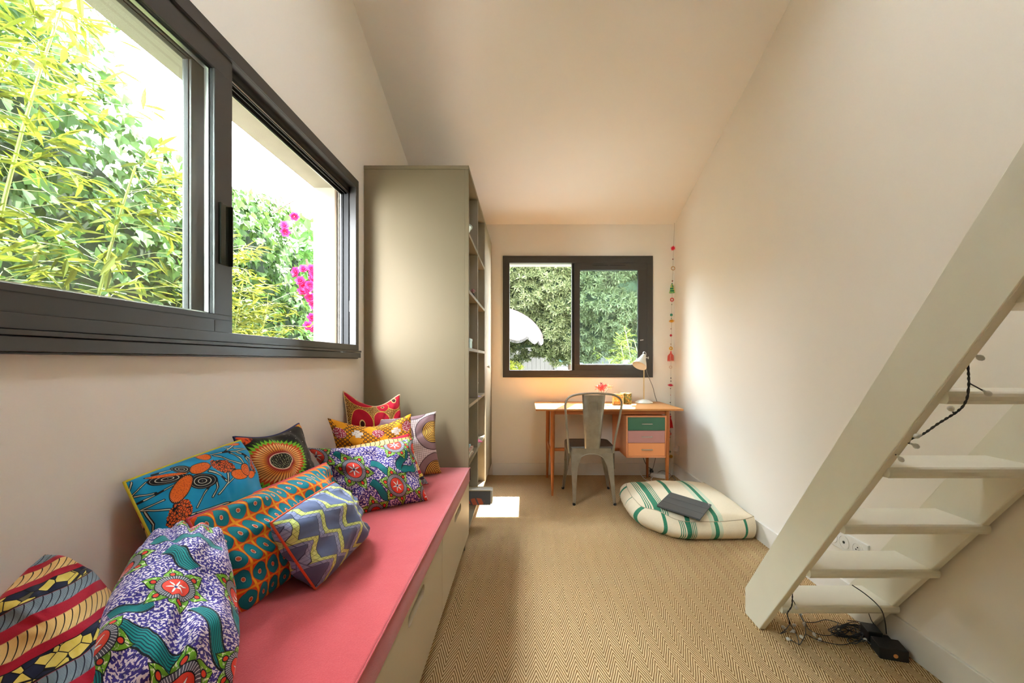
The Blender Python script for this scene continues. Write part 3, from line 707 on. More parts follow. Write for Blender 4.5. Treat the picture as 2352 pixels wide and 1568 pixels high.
gring(1546, 616, .017, .0035, (190, 140, 80)); gring(1543.5, 688, .015, .005, (200, 50, 50)); gring(1541, 800, .013, .006, (214, 160, 50)); gring(1540.5, 843, .012, .004, (216, 190, 170)); gring(1539, 996, .010, .004, (200, 70, 80))
def tassel(px, py0, py1, R, rgb, n=46, fan=1.0, name='tassel'):
    m = MB(); rn = random.Random(int(py0)); a = gp(px, py0); L = (py1-py0)*GY/F
    m.lathe([(.003, 0), (.008, -.004), (.009, -.016), (.007, -.02)][::-1], a, seg=10)
    for i in range(n):
        th = rn.uniform(0, 2*math.pi); q = rn.uniform(.3, 1)*R
        m.tube([a+Vector((0, 0, -.012)), a+Vector((q*.6*math.cos(th)*fan, q*.6*math.sin(th)*fan, -L*.45)), a+Vector((q*math.cos(th), q*math.sin(th)*.8, -L*rn.uniform(.88, 1)))], .0017, 4)
    return stuff(m.build(name, gm('tassel_%d_%d' % rgb[:2], rgb, .8), ga))
lab(tassel(1541, 806, 830, .034, (222, 104, 92), fan=1.5), 'coral tassel'); lab(tassel(1539.6, 954, 983, .026, (222, 26, 40), 60), 'red tassel')
c0 = gp(1543.5, 651)
m = MB(); m.lathe([(.006, 0), (.012, -.02), (.019, -.05), (.027, -.092), (.025, -.092), (.001, -.07)], c0, seg=16); bl = m.build('fabric_bell', mat('garland_bell', rough=.7, fn=lambda: (lambda q: over(over(c(30,120,80), above(vsin(q[3]*260.0), .2, .3), c(120,190,110)), above(noise(q[0], 60), .56, .03), c(226,220,120)))(coords())), ga)

# ---------------------------------------------------------------- sockets, power strip
so = thing('wall_socket', 'white wall socket with a plug low in the far right corner', 'socket', (XR, 4.045, .27))
MB().box(XR-.010, XR, 4.003, 4.088, .225, .31).build('plate', white_pl, so, bevel=.003, smooth=False)
MB().lathe([(.021, 0), (.021, .006), (.018, .030), (.012, .034), (.001, .034)], (XR-.010, 4.045, .272), (-1, 0, 0), 20).build('plug', white_pl, so)
ps = thing('power_strip', 'white power strip with tangled leads on the floor under the desk drawers', 'power strip', (1.26, 4.02, 0))
a0, a1 = Vector((1.222, 4.068, .021)), Vector((1.372, 3.985, .021)); d = (a1-a0); dn = d.normalized(); nrm = Vector((-dn.y, dn.x, 0))
MB().obox((a0+a1)/2, d/2, nrm*.024, (0, 0, .0195)).build('strip_body', white_pl, ps, bevel=.005, smooth=False)
for k in range(4):
    p = a0+d*(.14+.24*k)
    o = MB().lathe([(.0215, 0), (.0215, .004), (.019, .004), (.018, .001), (.001, .001)], p+Vector((0, 0, .0197)), seg=20).build('outlet', white_pl, ps)
    MB().lathe([(.0022, 0), (.0022, .0012), (.001, .0014)], p+nrm*.009+Vector((0, 0, .0208)), seg=8).lathe([(.0022, 0), (.0022, .0012), (.001, .0014)], p-nrm*.009+Vector((0, 0, .0208)), seg=8).build('pin_hole', black_m, ps)
pl = a0+d*.05+Vector((0, 0, .024)); MB().lathe([(.018, 0), (.019, .012), (.014, .028), (.006, .036), (.001, .036)], pl, (-.25, 0, 1), 16).build('black_plug', black_m, ps)
MB().tube(smoothpath([pl+Vector((-.008, 0, .034)), (1.19, 4.07, .10), (1.165, 4.09, .15), (1.15, 4.10, .20)], 6), .003, 8).build('black_cable', black_m, ps)
MB().tube(smoothpath([(XR-.035, 4.045, .262), (XR-.045, 4.05, .20), (XR-.05, 4.06, .10), (XR-.06, 4.05, .03), (1.38, 4.02, .006), (1.31, 4.09, .006), (1.25, 4.085, .03), (1.20, 4.07, .006), (1.135, 4.06, .006), (1.12, 4.09, .04), (1.13, 3.99, .006), (1.16, 3.88, .005), (1.18, 3.88, .006), (1.19, 3.96, .006), (1.222, 4.01, .012), (1.228, 4.058, .02)], 6), .0031, 8).build('white_cable', white_pl, ps)
MB().tube(smoothpath([(1.20, 4.05, .006), (1.26, 4.102, .006), (1.34, 4.10, .05), (1.40, 4.07, .03), (1.425, 4.02, .006), (1.41, 3.93, .005), (1.36, 3.88, .005)], 6), .0028, 8).build('grey_cable', MATS['grey_cable'], ps)

sk = thing('socket_bank', 'white triple wall socket bank seen between the lower stair treads', 'socket', (XR, 1.9, .295))
MB().box(XR-.010, XR, 1.784, 2.060, .252, .338).build('plate', white_pl, sk, bevel=.003, smooth=False)
for k, y in enumerate((1.989, 1.918, 1.838)):
    o = MB().lathe([(.031, 0), (.031, .003), (.0275, .0036), (.0270, .0016), (.001, .0016)], (XR-.010, y, .295), (-1, 0, 0), 24).build('outlet', white_pl, sk)
    hl = MB()
    if k == 1: hl.lathe([(.006, 0), (.006, .0032), (.001, .0034)], (XR-.0105, y, .295), (-1, 0, 0), 12)
    else:
        for (a, b_) in ((-.009, 0), (.009, 0), (0, .011)): hl.lathe([(.0028, 0), (.0028, .0030), (.001, .0032)], (XR-.0105, y+a, .295+b_), (-1, 0, 0), 8)
    hl.build('pin_hole', black_m, o)

# ---------------------------------------------------------------- floor cushion and tablet
cream = c(226, 212, 186); grn = c(28, 122, 92); lgr = c(150, 196, 172)
def stripes(k, q, lst):
    for (x0, w, kind) in lst:
        if kind == 'thin': k = over(k, band(q, x0-w/2, x0+w/2, .002), grn)
        else:
            k = over(k, band(q, x0-w*.16, x0+w*.16, .002), grn)
            side = band(vabs(q-x0), w*.2, w*.5, .002); k = over(k, side*above(tri(q/(w*.098)), .5, .4), grn if kind == 'wide' else lgr)
    return k
def linen(k, v): return over(k, above(noise(v, 160, 2), .52, .3)*.10, c(176, 158, 130))
def top_fn():
    v, x, y, z = coords(); q = x+y*-.045+.15
    return linen(stripes(cream, q, ((-.065, .125, 'wide'), (.095, .028, 'thin'), (.275, .085, 'med'))), v)
def side_fn():
    v, x, y, z = coords(); k = stripes(cream, x, ((-.205, .020, 'thin'), (-.075, .105, 'wide'), (.10, .075, 'med'), (.285, .016, 'thin')))
    return linen(k, v)
def left_fn():
    v, x, y, z = coords(); k = stripes(cream, y, ((.04, .012, 'thin'), (-.17, .040, 'thin'), (.27, .03, 'thin')))
    return linen(k, v)
lb_ = lambda: (noise(coords()[0], 420, 2), .3, .001)
p_top = mat('striped_linen_top', rough=.9, fn=top_fn, bump=lb_); p_side = mat('striped_linen_side', rough=.9, fn=side_fn, bump=lb_); p_left = mat('striped_linen_left', rough=.9, fn=left_fn, bump=lb_)
pf = thing('floor_cushion', 'thick square cream floor cushion with green stripes against the right wall', 'floor cushion', (1.09, 2.99, 0))
def pouf():
    x0, x1, y0, y1 = .775, 1.450, 2.61, 3.37; m = MB(); n = 30; H = .142
    cx_, cy_, hx, hy = (x0+x1)/2, (y0+y1)/2, (x1-x0)/2, (y1-y0)/2
    def plan(a, b_):      # rounded square, softer on the left and at the near left corner
        k = .16 if a < 0 else .07
        if a < 0 and b_ < 0: k = .16+.30*min(1, -b_*1.2)*min(1, -a*1.2)
        return cx_+hx*a*math.sqrt(1-k*b_*b_), cy_+hy*b_*math.sqrt(1-k*a*a)
    vs = []
    for j in range(n+1):
        for i in range(n+1):
            u, v_ = i/n, j/n; a, b_ = 2*u-1, 2*v_-1; x, y = plan(a, b_)
            e = (max(0, 1-a*a)*max(0, 1-b_*b_))**.42
            dip = .030*math.exp(-((u-.42)**2+(v_-.28)**2)/.09)
            z = H+.062*e-dip*e+.005*mnoise.noise(Vector((x*9, y*9, 0)))-(.022*max(0, 1-v_*4)*(1-a*a))+.008*abs(a*b_)**4
            vs.append((x, y, z))
    m.add(vs, [(j*(n+1)+i, j*(n+1)+i+1, (j+1)*(n+1)+i+1, (j+1)*(n+1)+i) for j in range(n) for i in range(n)], 0)
    loop = [(i, 0) for i in range(n)]+[(n, j) for j in range(n)]+[(i, n) for i in range(n, 0, -1)]+[(0, j) for j in range(n, 0, -1)]
    T_ = [vs[j*(n+1)+i] for i, j in loop]; K = len(T_); rows = 9; sv = []
    for r in range(rows+1):
        t = r/rows
        for q, (i, j) in enumerate(loop):
            x, y, z = T_[q]; a, b_ = 2*i/n-1, 2*j/n-1
            nn = Vector((a*abs(a)**5, b_*abs(b_)**5, 0)).normalized()
            amp = .056 if a < -.3 else .036
            if a > .6: nn = Vector((nn.x*.12, nn.y, 0))
            out = amp*math.sin(math.pi*min(1, t*1.0))**.8-.022*t**3+.003*math.sin(q*1.7)*math.sin(math.pi*t)
            sv.append((x+nn.x*out, y+nn.y*out, z*(1-t)+.001*t))
    fs = []; mi = []
    o = len(m.v); 
    for r in range(rows):
        for q in range(K):
            f = (r*K+q, (r+1)*K+q, (r+1)*K+(q+1) % K, r*K+(q+1) % K)
            side = 1 if q < n or 2*n <= q < 3*n else 2
            m.v += []; fs.append((f, side))
    m.v += sv
    for f, s_ in fs: m.f.append(tuple(k+o for k in f)); m.m.append(s_)
    m.f.append(tuple(o+rows*K+q for q in range(K))[::-1]); m.m.append(1)
    ob = m.build('cover', [p_top, p_side, p_left], pf, angle=1.25)
    sm = MB(); sm.tube([(p[0], p[1], p[2]+.0005) for p in T_], .0022, 5, closed=True); sm.build('seam_piping', mat('seam_linen', c(176, 160, 134), rough=.9), pf)
pouf()
def leather_b(): v, x, y, z = coords(); return noise(v, 500, 2), .2, .0004
tab_m = mat('tablet_case', c(62, 64, 64), rough=.42, bump=leather_b)
A, B_, C_, D_ = W(1507.6, 1162.4, 2.715), W(1540, 1133.5, 2.895), W(1634, 1160.7, 2.735), W(1608, 1197, 2.535)
tb = thing('tablet', 'dark grey tablet in a folding cover lying on the floor cushion', 'tablet', tuple((A+C_)/2))
ctr = (A+B_+C_+D_)/4; ex = ((C_-B_)+(D_-A))/4; ey = ((B_-A)+(C_-D_))/4; nz = ex.cross(ey).normalized(); nz = nz if nz.z > 0 else -nz
ey = (ey-ex*(ey.dot(ex)/ex.length_squared)*.6); ctr = ctr+nz*.004
MB().obox(ctr, ex*.995, ey*.995, nz*.0045).build('body', tab_m, tb, bevel=.003, smooth=False)
for k in range(3):
    MB().obox(ctr+nz*.0055-ey*(.66-.665*k), ex, ey*.325, nz*.0011).build('cover_flap', tab_m, tb, bevel=.0008, smooth=False)
MB().obox(ctr+nz*.0068+ex*.9+ey*.86, ex*.022, ey*.022, nz*.0004).build('camera_lens', steel_m, tb, smooth=False)
MB().tube([ctr+ex*.85-ey*1.0, ctr+ex*.99-ey*1.0], .005, 8).build('hinge', black_m, tb)

# ---------------------------------------------------------------- open ladder stair
st = thing('ladder_stair', 'steep white painted open ladder stair with plank treads against the right wall', 'stairs', (1.22, 1.7, 0))
S = 1.39
def stringer(x0, x1):
    zt_ = 3.1
    poly = [(1.752, .0), (1.866, .0), (1.866, .115), (1.866-(zt_-.115)/S, zt_), (1.752-zt_/S, zt_)]
    return MB().prism(poly, x0, x1, 'x').build('stringer', stair_m, st, bevel=.0035, smooth=False)
stringer(.983, 1.010); stringer(1.436, 1.4635)
for i in range(12):
    zt_ = .171+.2215*i; y0 = 1.624-.1595*i
    m = MB(); y1 = y0+.155
    m.prism([(y0+.006, zt_-.030), (y1, zt_-.030), (y1, zt_), (y0+.008, zt_), (y0+.002, zt_-.004), (y0, zt_-.012), (y0+.001, zt_-.022)], 1.0105 if False else 1.003, 1.462, 'x')
    m.build('tread', stair_m, st, bevel=.001, smooth=False)

# ---------------------------------------------------------------- fairy lights, adapter
fl = thing('fairy_lights', 'black cable of small white fairy lights hanging on and under the ladder stair', 'string lights', (1.1, 1.6, 0))
wire = mat('fairy_wire', (.012, .013, .016, 1), rough=.4)
bulb_m = mat('fairy_bulb', (.62, .60, .55, 1), rough=.35)
def bulb(p, d=(0, 0, -1)):
    p = Vector(p); MB().lathe([(.0022, -.006), (.003, 0), (.0062, .004), (.0068, .009), (.004, .014), (.001, .0155)], p, d, 10).build('bulb', bulb_m, fl)
def fw(px, py, off=0): D = F*(EYE-.006-off)/(py-CY); return W(px, py, D)
up = [W(2228, 812, .972), W(2223.6, 828, .968), W(2224, 855, .965), W(2225, 879, .962), W(2222, 910, .968), W(2212, 932, .975), W(2195.5, 947, .985), W(2175, 960, 1.0), W(2153, 973.6, 1.02), W(2130, 990, 1.045), W(2113, 1000, 1.06), W(2092, 1008, 1.09), W(2085, 1017, 1.10), W(2074, 1020, 1.115)]
tw = MB()
sp_ = smoothpath(up, 6); tw.tube([p+Vector((.0016*math.sin(i*1.1), 0, .0016*math.cos(i*1.1))) for i, p in enumerate(sp_)], .0018, 6); tw.tube([p-Vector((.0016*math.sin(i*1.1), 0, .0016*math.cos(i*1.1))) for i, p in enumerate(sp_)], .0018, 6)
for (a, b_, D) in (((2233, 814), (2243, 817), .97), ((2225, 879), (2262, 899), .96), ((2190, 948), (2186, 941), .985), ((2085, 1017), (2096, 1020.5), 1.09), ((2056, 1043), (2064, 1049), 1.12)):
    p, q = W(a[0], a[1], D), W(b_[0], b_[1], D-.005); tw.tube([p, q], .0016, 6); bulb(q, (q-p)+Vector((0, 0, -.002)))
bulb(W(2112, 999, 1.055), (-1, 0, -.3))
stuff(tw.build('upper_cable', wire, fl))
lo = MB()
dn = [W(1819, 1350, 1.632), W(1820, 1370, 1.617), W(1818, 1392, 1.613), W(1808, 1409, 1.62), fw(1812, 1424, .03), fw(1814, 1433)]
s_ = smoothpath(dn, 6); lo.tube([p+Vector((.0014*math.sin(i*1.3), 0, .0014*math.cos(i*1.3))) for i, p in enumerate(s_)], .0017, 6); lo.tube([p-Vector((.0014*math.sin(i*1.3), 0, .0014*math.cos(i*1.3))) for i, p in enumerate(s_)], .0017, 6)
runs = [[(1814,1433),(1826,1450),(1833,1468),(1836,1480),(1842,1472),(1850,1455),(1849,1436),(1837,1412),(1836,1406),(1846,1425),(1858,1445),(1880,1456),(1905,1459),(1925,1450)],
        [(1814,1433),(1804,1446),(1792,1455),(1806,1450)], [(1815,1469),(1836,1480)],
        [(1850,1455),(1862,1462),(1882,1470),(1908,1477),(1940,1480),(1983,1469),(2005,1482),(2022,1486)],
        [(1846,1428),(1870,1429),(1895,1423),(1920,1428),(1945,1440),(1965,1462),(1983,1470)],
        [(1925,1430),(1922,1447),(1940,1460),(1962,1470),(1985,1472),(1960,1452),(1935,1438),(1960,1428),(1990,1440),(2010,1460)],
        [(1920,1440),(1948,1432),(1975,1446),(1984,1466),(1950,1462),(1930,1446),(1955,1440),(1985,1458)],
        [(1947,1424),(1975,1428),(2005,1440),(2035,1452),(2052,1462),(2064,1484)], [(1940,1456),(1962,1441),(1990,1434),(2020,1433),(2046,1446),(2058,1470),(2066,1488)],
        [(1925,1452),(1955,1448),(1980,1463),(1965,1478),(1946,1470),(1966,1456),(1992,1450),(2020,1462)]]
rn = random.Random(8)
for _k in range(7):
    a0_ = rn.uniform(0, 6.28); runs.append([(1950+rn.uniform(-14, 14)+40*math.cos(a0_+q*1.25)*rn.uniform(.5, 1.2), 1449+rn.uniform(-3, 3)+14*math.sin(a0_+q*1.25)) for q in range(7)])
for r in runs:
    pts = [fw(px, py, rn.uniform(0, .012)) for px, py in r]; lo.tube(smoothpath(pts, 5), .0016, 6)
lo.tube(smoothpath([W(1957, 1343, 1.68), W(1985, 1362, 1.66), W(2010, 1383, 1.64), W(2026, 1403, 1.60), fw(2033, 1428, .10), fw(2036, 1455, .04)], 5), .002, 6)
lo.tube(smoothpath([fw(1994, 1405, .12), fw(2002, 1425, .06), fw(2014, 1442, .03)], 5), .0015, 6)
lo.tube([W(1822, 1378, 1.612), W(1828, 1391, 1.605)], .0015, 6)
stuff(lo.build('lower_cable', wire, fl))
bulb(W(1829, 1391, 1.603), (.2, 0, -1))
for (px, py) in ((1826,1435),(1804,1442),(1815,1469),(1847,1435),(1844,1465),(1872,1459),(1881,1470),(1983,1469),(1930,1449),(1836,1408),(1818,1450)):
    bulb(fw(px, py, .004), (rn.uniform(-1,1), rn.uniform(-1,1), .1))
ad = thing('power_adapter', 'black plastic battery box with an orange button beside the stair foot', 'adapter', (1.40, 1.60, 0))
da = Vector((.96, -.28, 0)).normalized(); db = Vector((.28, .96, 0)); cA = Vector((1.398, 1.600, .022))
MB().obox(cA, da*.046, db*.036, (0, 0, .0215)).build('body', black_m, ad, bevel=.003, smooth=False)
MB().lathe([(.0075, 0), (.0075, .002), (.001, .0025)], cA-db*.0365+Vector((.004, 0, -.002)), tuple(-db), 14).build('button', mat('orange_button', c(206, 140, 84), rough=.4), ad)
MB().obox(cA+db*.082+da*-.022+Vector((0, 0, .004)), da*.026, db*.034, (0, 0, .0255)).build('battery_box', black_m, ad, bevel=.004, smooth=False)
MB().obox(cA+db*.060+da*.018+Vector((0, 0, -.004)), da*.014, db*.016, (0, 0, .016)).build('plug', black_m, ad, bevel=.004, smooth=False)
# ---------------------------------------------------------------- cushion fabrics (uv in 0..1, u to the right, v up)
def puv(asp, k=1.0):
    n = T.nodes.new('ShaderNodeUVMap'); s = T.nodes.new('ShaderNodeSeparateXYZ'); T.links.new(n.outputs[0], s.inputs[0])
    return V(s.outputs[0])*asp, V(s.outputs[1])*k
def cloth(name, fn, rough=.75):
    def b():
        v, x, y, z = coords(); return noise(v, 900, 2), .18, .0008
    return mat(name, rough=rough, fn=fn, bump=b, spec=.25, sheen=.08)
def rot(u, v, cx_, cy_, deg):
    a = math.radians(deg); du, dv = u-cx_, v-cy_
    return du*math.cos(a)+dv*math.sin(a), dv*math.cos(a)-du*math.sin(a)
def ell(u, v, cx_, cy_, rx, ry, deg=0):
    p, q = rot(u, v, cx_, cy_, deg); return vlen(p/rx, q/ry)
def seg(u, v, x0, y0, x1, y1):
    dx, dy = x1-x0, y1-y0; L = dx*dx+dy*dy; pu, pv = u-x0, v-y0
    t = _m('MULTIPLY', pu*dx+pv*dy, 1.0/L, clamp=True); return vlen(pu-t*dx, pv-t*dy)
BLK, WHT = c(22, 20, 26), c(236, 230, 222)

def flower_fn(asp, centres, ribbons, R=.105, kk=1.0):
    def f():
        u, v = puv(asp, kk)
        n = noise(xyz(u, v), 5.4/R, 1.2, .5, .3)
        bgc = over(c(66, 52, 140), above(n, .525, .03), c(228, 214, 224)); bgc = over(bgc, below(noise(xyz(u, v), 2.6/R, 1), .40, .05)*.5, c(40, 30, 92))
        k = bgc
        for (x0, y0, x1, y1, amp, w) in ribbons:
            dx, dy = x1-x0, y1-y0; L = math.hypot(dx, dy); pu, pv = u-x0, v-y0
            t = (pu*dx+pv*dy)/(L*L); d = (pv*dx-pu*dy)/L-vsin(t*6.283)*amp
            inside = band(t, 0, 1, .01); body = below(vabs(d), w, .008)*inside
            k = over(k, body, c(20, 136, 136)); k = over(k, body*above(vabs(vsin(d*(10.0/w))), .80, .3), c(12, 62, 74))
            k = over(k, band(vabs(d), w-.002, w+.008, .004)*inside, BLK)
        best = None
        for (cx_, cy_, ph) in centres:
            du, dv = u-cx_, v-cy_; d2 = du*du+dv*dv
            if best is None: best = (d2, du, dv, V(_m('ADD', ph, 0).s))
            else:
                s_ = below(d2-best[0], 0, .0001)
                mixf = lambda a, b_: b_+s_*(a-b_)
                best = (vmin(d2, best[0]), mixf(du, best[1]), mixf(dv, best[2]), mixf(ph+0*du, best[3]))
        d2, du, dv, ph = best; r = vsqrt(d2)/R; a = vatan2(dv, du)+ph
        q = a*(6/6.28318); s6 = tri(q)          # 1 at petal centre
        pet = 1.22+.78*vpow(s6, .6)+.30*vpow(s6, 5.0)
        g = over(c(120, 178, 44), above(noise(xyz(u, v), 60, 1, .5, .6), .58, .04), c(224, 232, 180))
        g = over(g, below(r, 1.55, .3)*.5, c(52, 96, 30))
        k = over(k, below(r, pet+.09, .03), BLK); k = over(k, below(r, pet, .03), g)
        k = over(k, above(s6, .975, .015)*below(r, pet, .03), c(30, 60, 26))
        dot = vlen((r-1.52), (1.0-s6)*.85); k = over(k, below(dot, .25, .03), BLK); k = over(k, below(dot, .17, .03), c(226, 66, 42))
        k = over(k, below(r, 1.34, .02), BLK); ring_ = over(c(86, 84, 98), above(vabs(vsin(a*22.0)), .93, .06), c(216, 214, 216))
        k = over(k, below(r, 1.28, .02), ring_); k = over(k, below(r, .93, .02), BLK); k = over(k, below(r, .87, .02), c(226, 66, 48))
        st_ = vpow(tri(q+.5), 1.4)*.70; sm_ = below(r, st_, .03)*below(r, .68, .03); k = over(k, below(r, st_+.05, .03)*below(r, .72, .03), c(60, 40, 90)); k = over(k, sm_, WHT); k = over(k, below(r, .12, .04), c(60, 56, 120))
        return k
    return f

def rope_fn(asp, deg, per, off=0.0):
    def f():
        u, v = puv(asp); p, q = rot(u, v, 0, 0, deg); wob = noise(xyz(u, v), 3.0, 1)*.05
        s_ = frac((q+wob+off)/per); navy = c(34, 40, 66); gold = c(226, 158, 52)
        k = c(182, 26, 50); k = over(k, above(noise(xyz(u, v), 90, 1), .64, .05)*.3, c(120, 14, 36))
        def rope(k, lo, hi, base, light, dark):
            t = (s_-lo)/(hi-lo); bb = t*2.0-1.0; inside = band(s_, lo, hi, .012)
            ph = frac(p/.068-bb*.45+bb*bb*.32); fine = above(vabs(vsin((p*1.0+q*.9)*330.0+bb*5.0)), .62, .4)
            kk = over(base, fine, light); kk = over(kk, band(bb, -1.2, -.35, .5)*above(noise(xyz(p*30.0, q*8.0), 3, 1), .5, .2)*.5, light)
            edge = vabs(bb)*1.0+above(ph, .5, .4)*.18
            k = over(k, inside, kk); return over(k, below(tri(ph+.5)*0+vmin(ph, 1.0-ph), .075, .03)*inside, dark)
        k = rope(k, .13, .36, gold, c(246, 222, 160), c(40, 26, 24)); k = rope(k, .52, .74, c(62, 74, 98), c(150, 168, 176), c(26, 28, 44))
        # shards of yellow and black
        sh = xyz(p*5.0, q*11.0); cr_ = sepcol(voro(sh, 1.6, out='Color')); ed = voro(sh, 1.6, 'DISTANCE_TO_EDGE')
        yel = over(c(222, 192, 40), noise(xyz(u, v), 16, 2), c(246, 232, 140))
        shc = over(navy, above(cr_, .5, .01), yel); shc = over(shc, below(ed, .035, .01), BLK)
        k = over(k, band(s_, .76, 1.01, .006), shc)
        k = over(k, band(s_, .745, .765, .006), BLK); k = over(k, below(s_, .012, .006), BLK)
        return k
    return f

def blue_fn():
    a, b_ = puv(1.0); b_ = 1.0-b_; a = (a*.7634)/(a*.7634+(1.0-a)*1.031); a = vpow(vmax(a, .0001), .64); u = (a*271.0+b_*165.0+1.0)*.00603; v = (b_*344.0-a*102.0+118.0)*.00603
    k = over(c(0, 132, 188), noise(xyz(u, v), 4, 2), c(6, 160, 212))
    P_ = [[(.19,1.03),(.47,.93),(.66,.84)],[(.17,.92),(.47,.905)],[(.12,.92),(.34,.73)],[(.15,.70),(.09,.87)],[(.25,1.12),(.42,1.15),(.62,1.18)],[(.25,1.12),(.55,1.03)],[(.31,1.15),(.42,1.34),(.44,1.55)],
          [(1.13,.39),(1.45,.40),(1.66,.33)],[(1.29,.38),(1.45,.24)],[(1.17,.42),(1.35,.56),(1.53,.64)],[(1.35,.42),(1.50,.52),(1.60,.65)],[(1.46,.42),(1.60,.48),(1.70,.55)],[(1.60,.50),(1.69,.64),(1.73,.77)],[(1.42,.33),(1.62,.34)],
          [(1.05,.73),(1.19,.82),(1.28,.93)],[(1.30,.80),(1.30,.96),(1.20,1.10)],[(1.38,.89),(1.27,1.0)],[(1.14,.88),(1.17,1.0),(1.14,1.12)],[(1.08,.96),(.96,1.22)],[(.42,.63),(.62,.60)],[(1.31,.26),(1.34,.33)],[(.9,1.3),(1.3,1.25),(1.7,1.3)],[(1.2,1.5),(1.5,1.3)]]
    d = None
    for pl_ in P_:
        for q0, q1 in zip(pl_, pl_[1:]):
            e = seg(u, v, q0[0], q0[1], q1[0], q1[1]); d = e if d is None else vmin(d, e)
    d = d+(noise(xyz(u, v), 5, 1)-.5)*.016
    k = over(k, below(d, .017, .004), BLK); k = over(k, below(d, .0060, .003)*above(noise(xyz(u, v), 6, 0), .36, .01), c(206, 206, 186))
    def seeds(k, cx_, cy_, rx, ry, deg):
        r = ell(u, v, cx_, cy_, rx, ry, deg)+(noise(xyz(u, v), 22, 1)-.5)*.4; q = voro(xyz(*rot(u, v, cx_, cy_, deg)), 26.0, 'DISTANCE_TO_EDGE')
        return over(k, below(r, 1, .02), over(BLK, above(q, .09, .04), c(226, 92, 34)))
    k = seeds(k, 1.25, .66, .20, .115, 30); k = seeds(k, .74, 1.27, .15, .21, 20); k = seeds(k, 1.76, .62, .04, .22, -15)
    org = over(c(238, 108, 30), above(noise(xyz(u, v), 75, 1), .60, .04), c(190, 66, 20))
    def pet(k, cx_, cy_, rx, ry, deg, colr=org):
        r = ell(u, v, cx_, cy_, rx, ry, deg); k = over(k, below(r, 1.13, .01), BLK)
        rim = over(c(238, 120, 50), above(vsin(vatan2(v-cy_, u-cx_)*50.0), .3, .3), BLK); k = over(k, below(r, 1.04, .01), rim)
        return over(k, below(r, .95, .01), colr)
    def wing(k, cx_, cy_, rx, ry, deg):
        r = ell(u, v, cx_, cy_, rx, ry, deg); k = over(k, below(r, 1.05, .01), BLK)
        return over(k, above(tri(r*3.3), .80, .12)*below(r, .9, .02), c(206, 206, 190))
    k = wing(k, .57, .74, .21, .075, 3); k = wing(k, .73, .62, .115, .065, 28); k = wing(k, .99, .86, .165, .10, 20)
    k = pet(k, .56, .683, .22, .022, 5); k = pet(k, .745, .92, .185, .105, 114); k = pet(k, .94, .65, .115, .085, -12)
    k = pet(k, 1.04, .43, .09, .075, 5); k = pet(k, 1.72, .84, .09, .062, -35); k = pet(k, 1.48, .84, .125, .085, 12)
    hr = ell(u, v, 1.60, .755, .082, .115, -6); h2 = over(org, above(tri(hr*3.0), .75, .2), c(150, 40, 20)); k = over(k, below(hr, 1.1, .01), BLK); k = over(k, below(hr, 1.0, .01), h2)
    k = pet(k, 1.48, .20, .075, .045, 0)
    return k

def circ_fn():
    asp = 3.0; u, v = puv(asp); g = 1/5.0; x, y = u/g, v/g
    # square lattice rotated 0: rows slightly offset
    fx, fy = frac(x)-.5, frac(y)-.5
    k = over(c(226, 84, 26), above(vsin(v*900.0), .2, .5)*.35, c(200, 60, 24))
    wx = .025+.055*vabs(vcos(y*3.14159)); wy = .02+.035*vabs(vcos(x*3.14159))
    k = over(k, below(.5-vabs(fx), wx, .02), c(240, 168, 34)); k = over(k, below(.5-vabs(fy), wy, .02), c(240, 150, 34))
    r = vlen(fx, fy); r = r+(vabs(vsin(vatan2(fy, fx)*3.0)))*-.012
    tl_ = over(c(14, 150, 166), above(vabs(vsin(r*75.0+vsin(vatan2(fy, fx)*14.0)*1.1)), .80, .3), c(10, 92, 108))
    k = over(k, below(r, .43, .02), c(20, 110, 120)); k = over(k, below(r, .412, .02), tl_); k = over(k, below(r, .15, .02), c(14, 96, 112))
    a = vatan2(fy, fx); hexr = r*vcos(frac(a/1.0472)*1.0472-.5236)
    k = over(k, below(hexr, .105, .015), c(226, 206, 190)); return over(k, below(hexr, .078, .015), c(214, 92, 48))

def sun_fn():
    u, v = puv(.65); du, dv = u-.17, v-.70; r = vlen(du, dv)/.235; a = vatan2(dv, du)
    k = c(20, 17, 20); dts = voro(xyz(u, v), 30.0, rnd=.6); k = over(k, below(dts, .13, .05)*above(r, 1.12, .05), WHT)
    sp = tri(a*9.0); sp2 = tri(a*7.5+.3)
    lf = vlen(u-.0, v-1.0)/.09; k = over(k, below(lf+noise(xyz(u, v), 9, 1)*.5, 1.15, .1), over(c(226, 76, 26), above(noise(xyz(u*3.0, v), 18, 1), .55, .1), c(120, 20, 16)))
    lf = vlen(u-.65, v-1.0)/.07; k = over(k, below(lf+noise(xyz(u, v), 9, 1)*.5, 1.15, .1), over(c(226, 76, 26), above(noise(xyz(u*3.0, v), 18, 1), .55, .1), c(240, 180, 60)))
    k = over(k, below(r, .92+.20*sp, .03), c(34, 70, 14)); k = over(k, below(r, .88+.16*sp2, .03), c(124, 196, 50))
    k = over(k, below(r, .80+.10*tri(a*6.0), .03), c(206, 74, 30)); s_ = tri(a*8.0)
    ray = over(c(120, 26, 18), above(s_, .35, .5), over(c(240, 150, 50), above(r, .62, .25), c(250, 200, 130)))
    k = over(k, below(r, .66+.16*s_, .03), ray); k = over(k, below(r, .46, .14), c(146, 26, 26)); k = over(k, below(r, .345, .02), c(234, 200, 180))
    ctr_ = over(c(20, 20, 18), below(voro(xyz(u, v), 70.0, rnd=.3), .30, .1), c(150, 160, 120)); return over(k, below(r, .315, .02), ctr_)

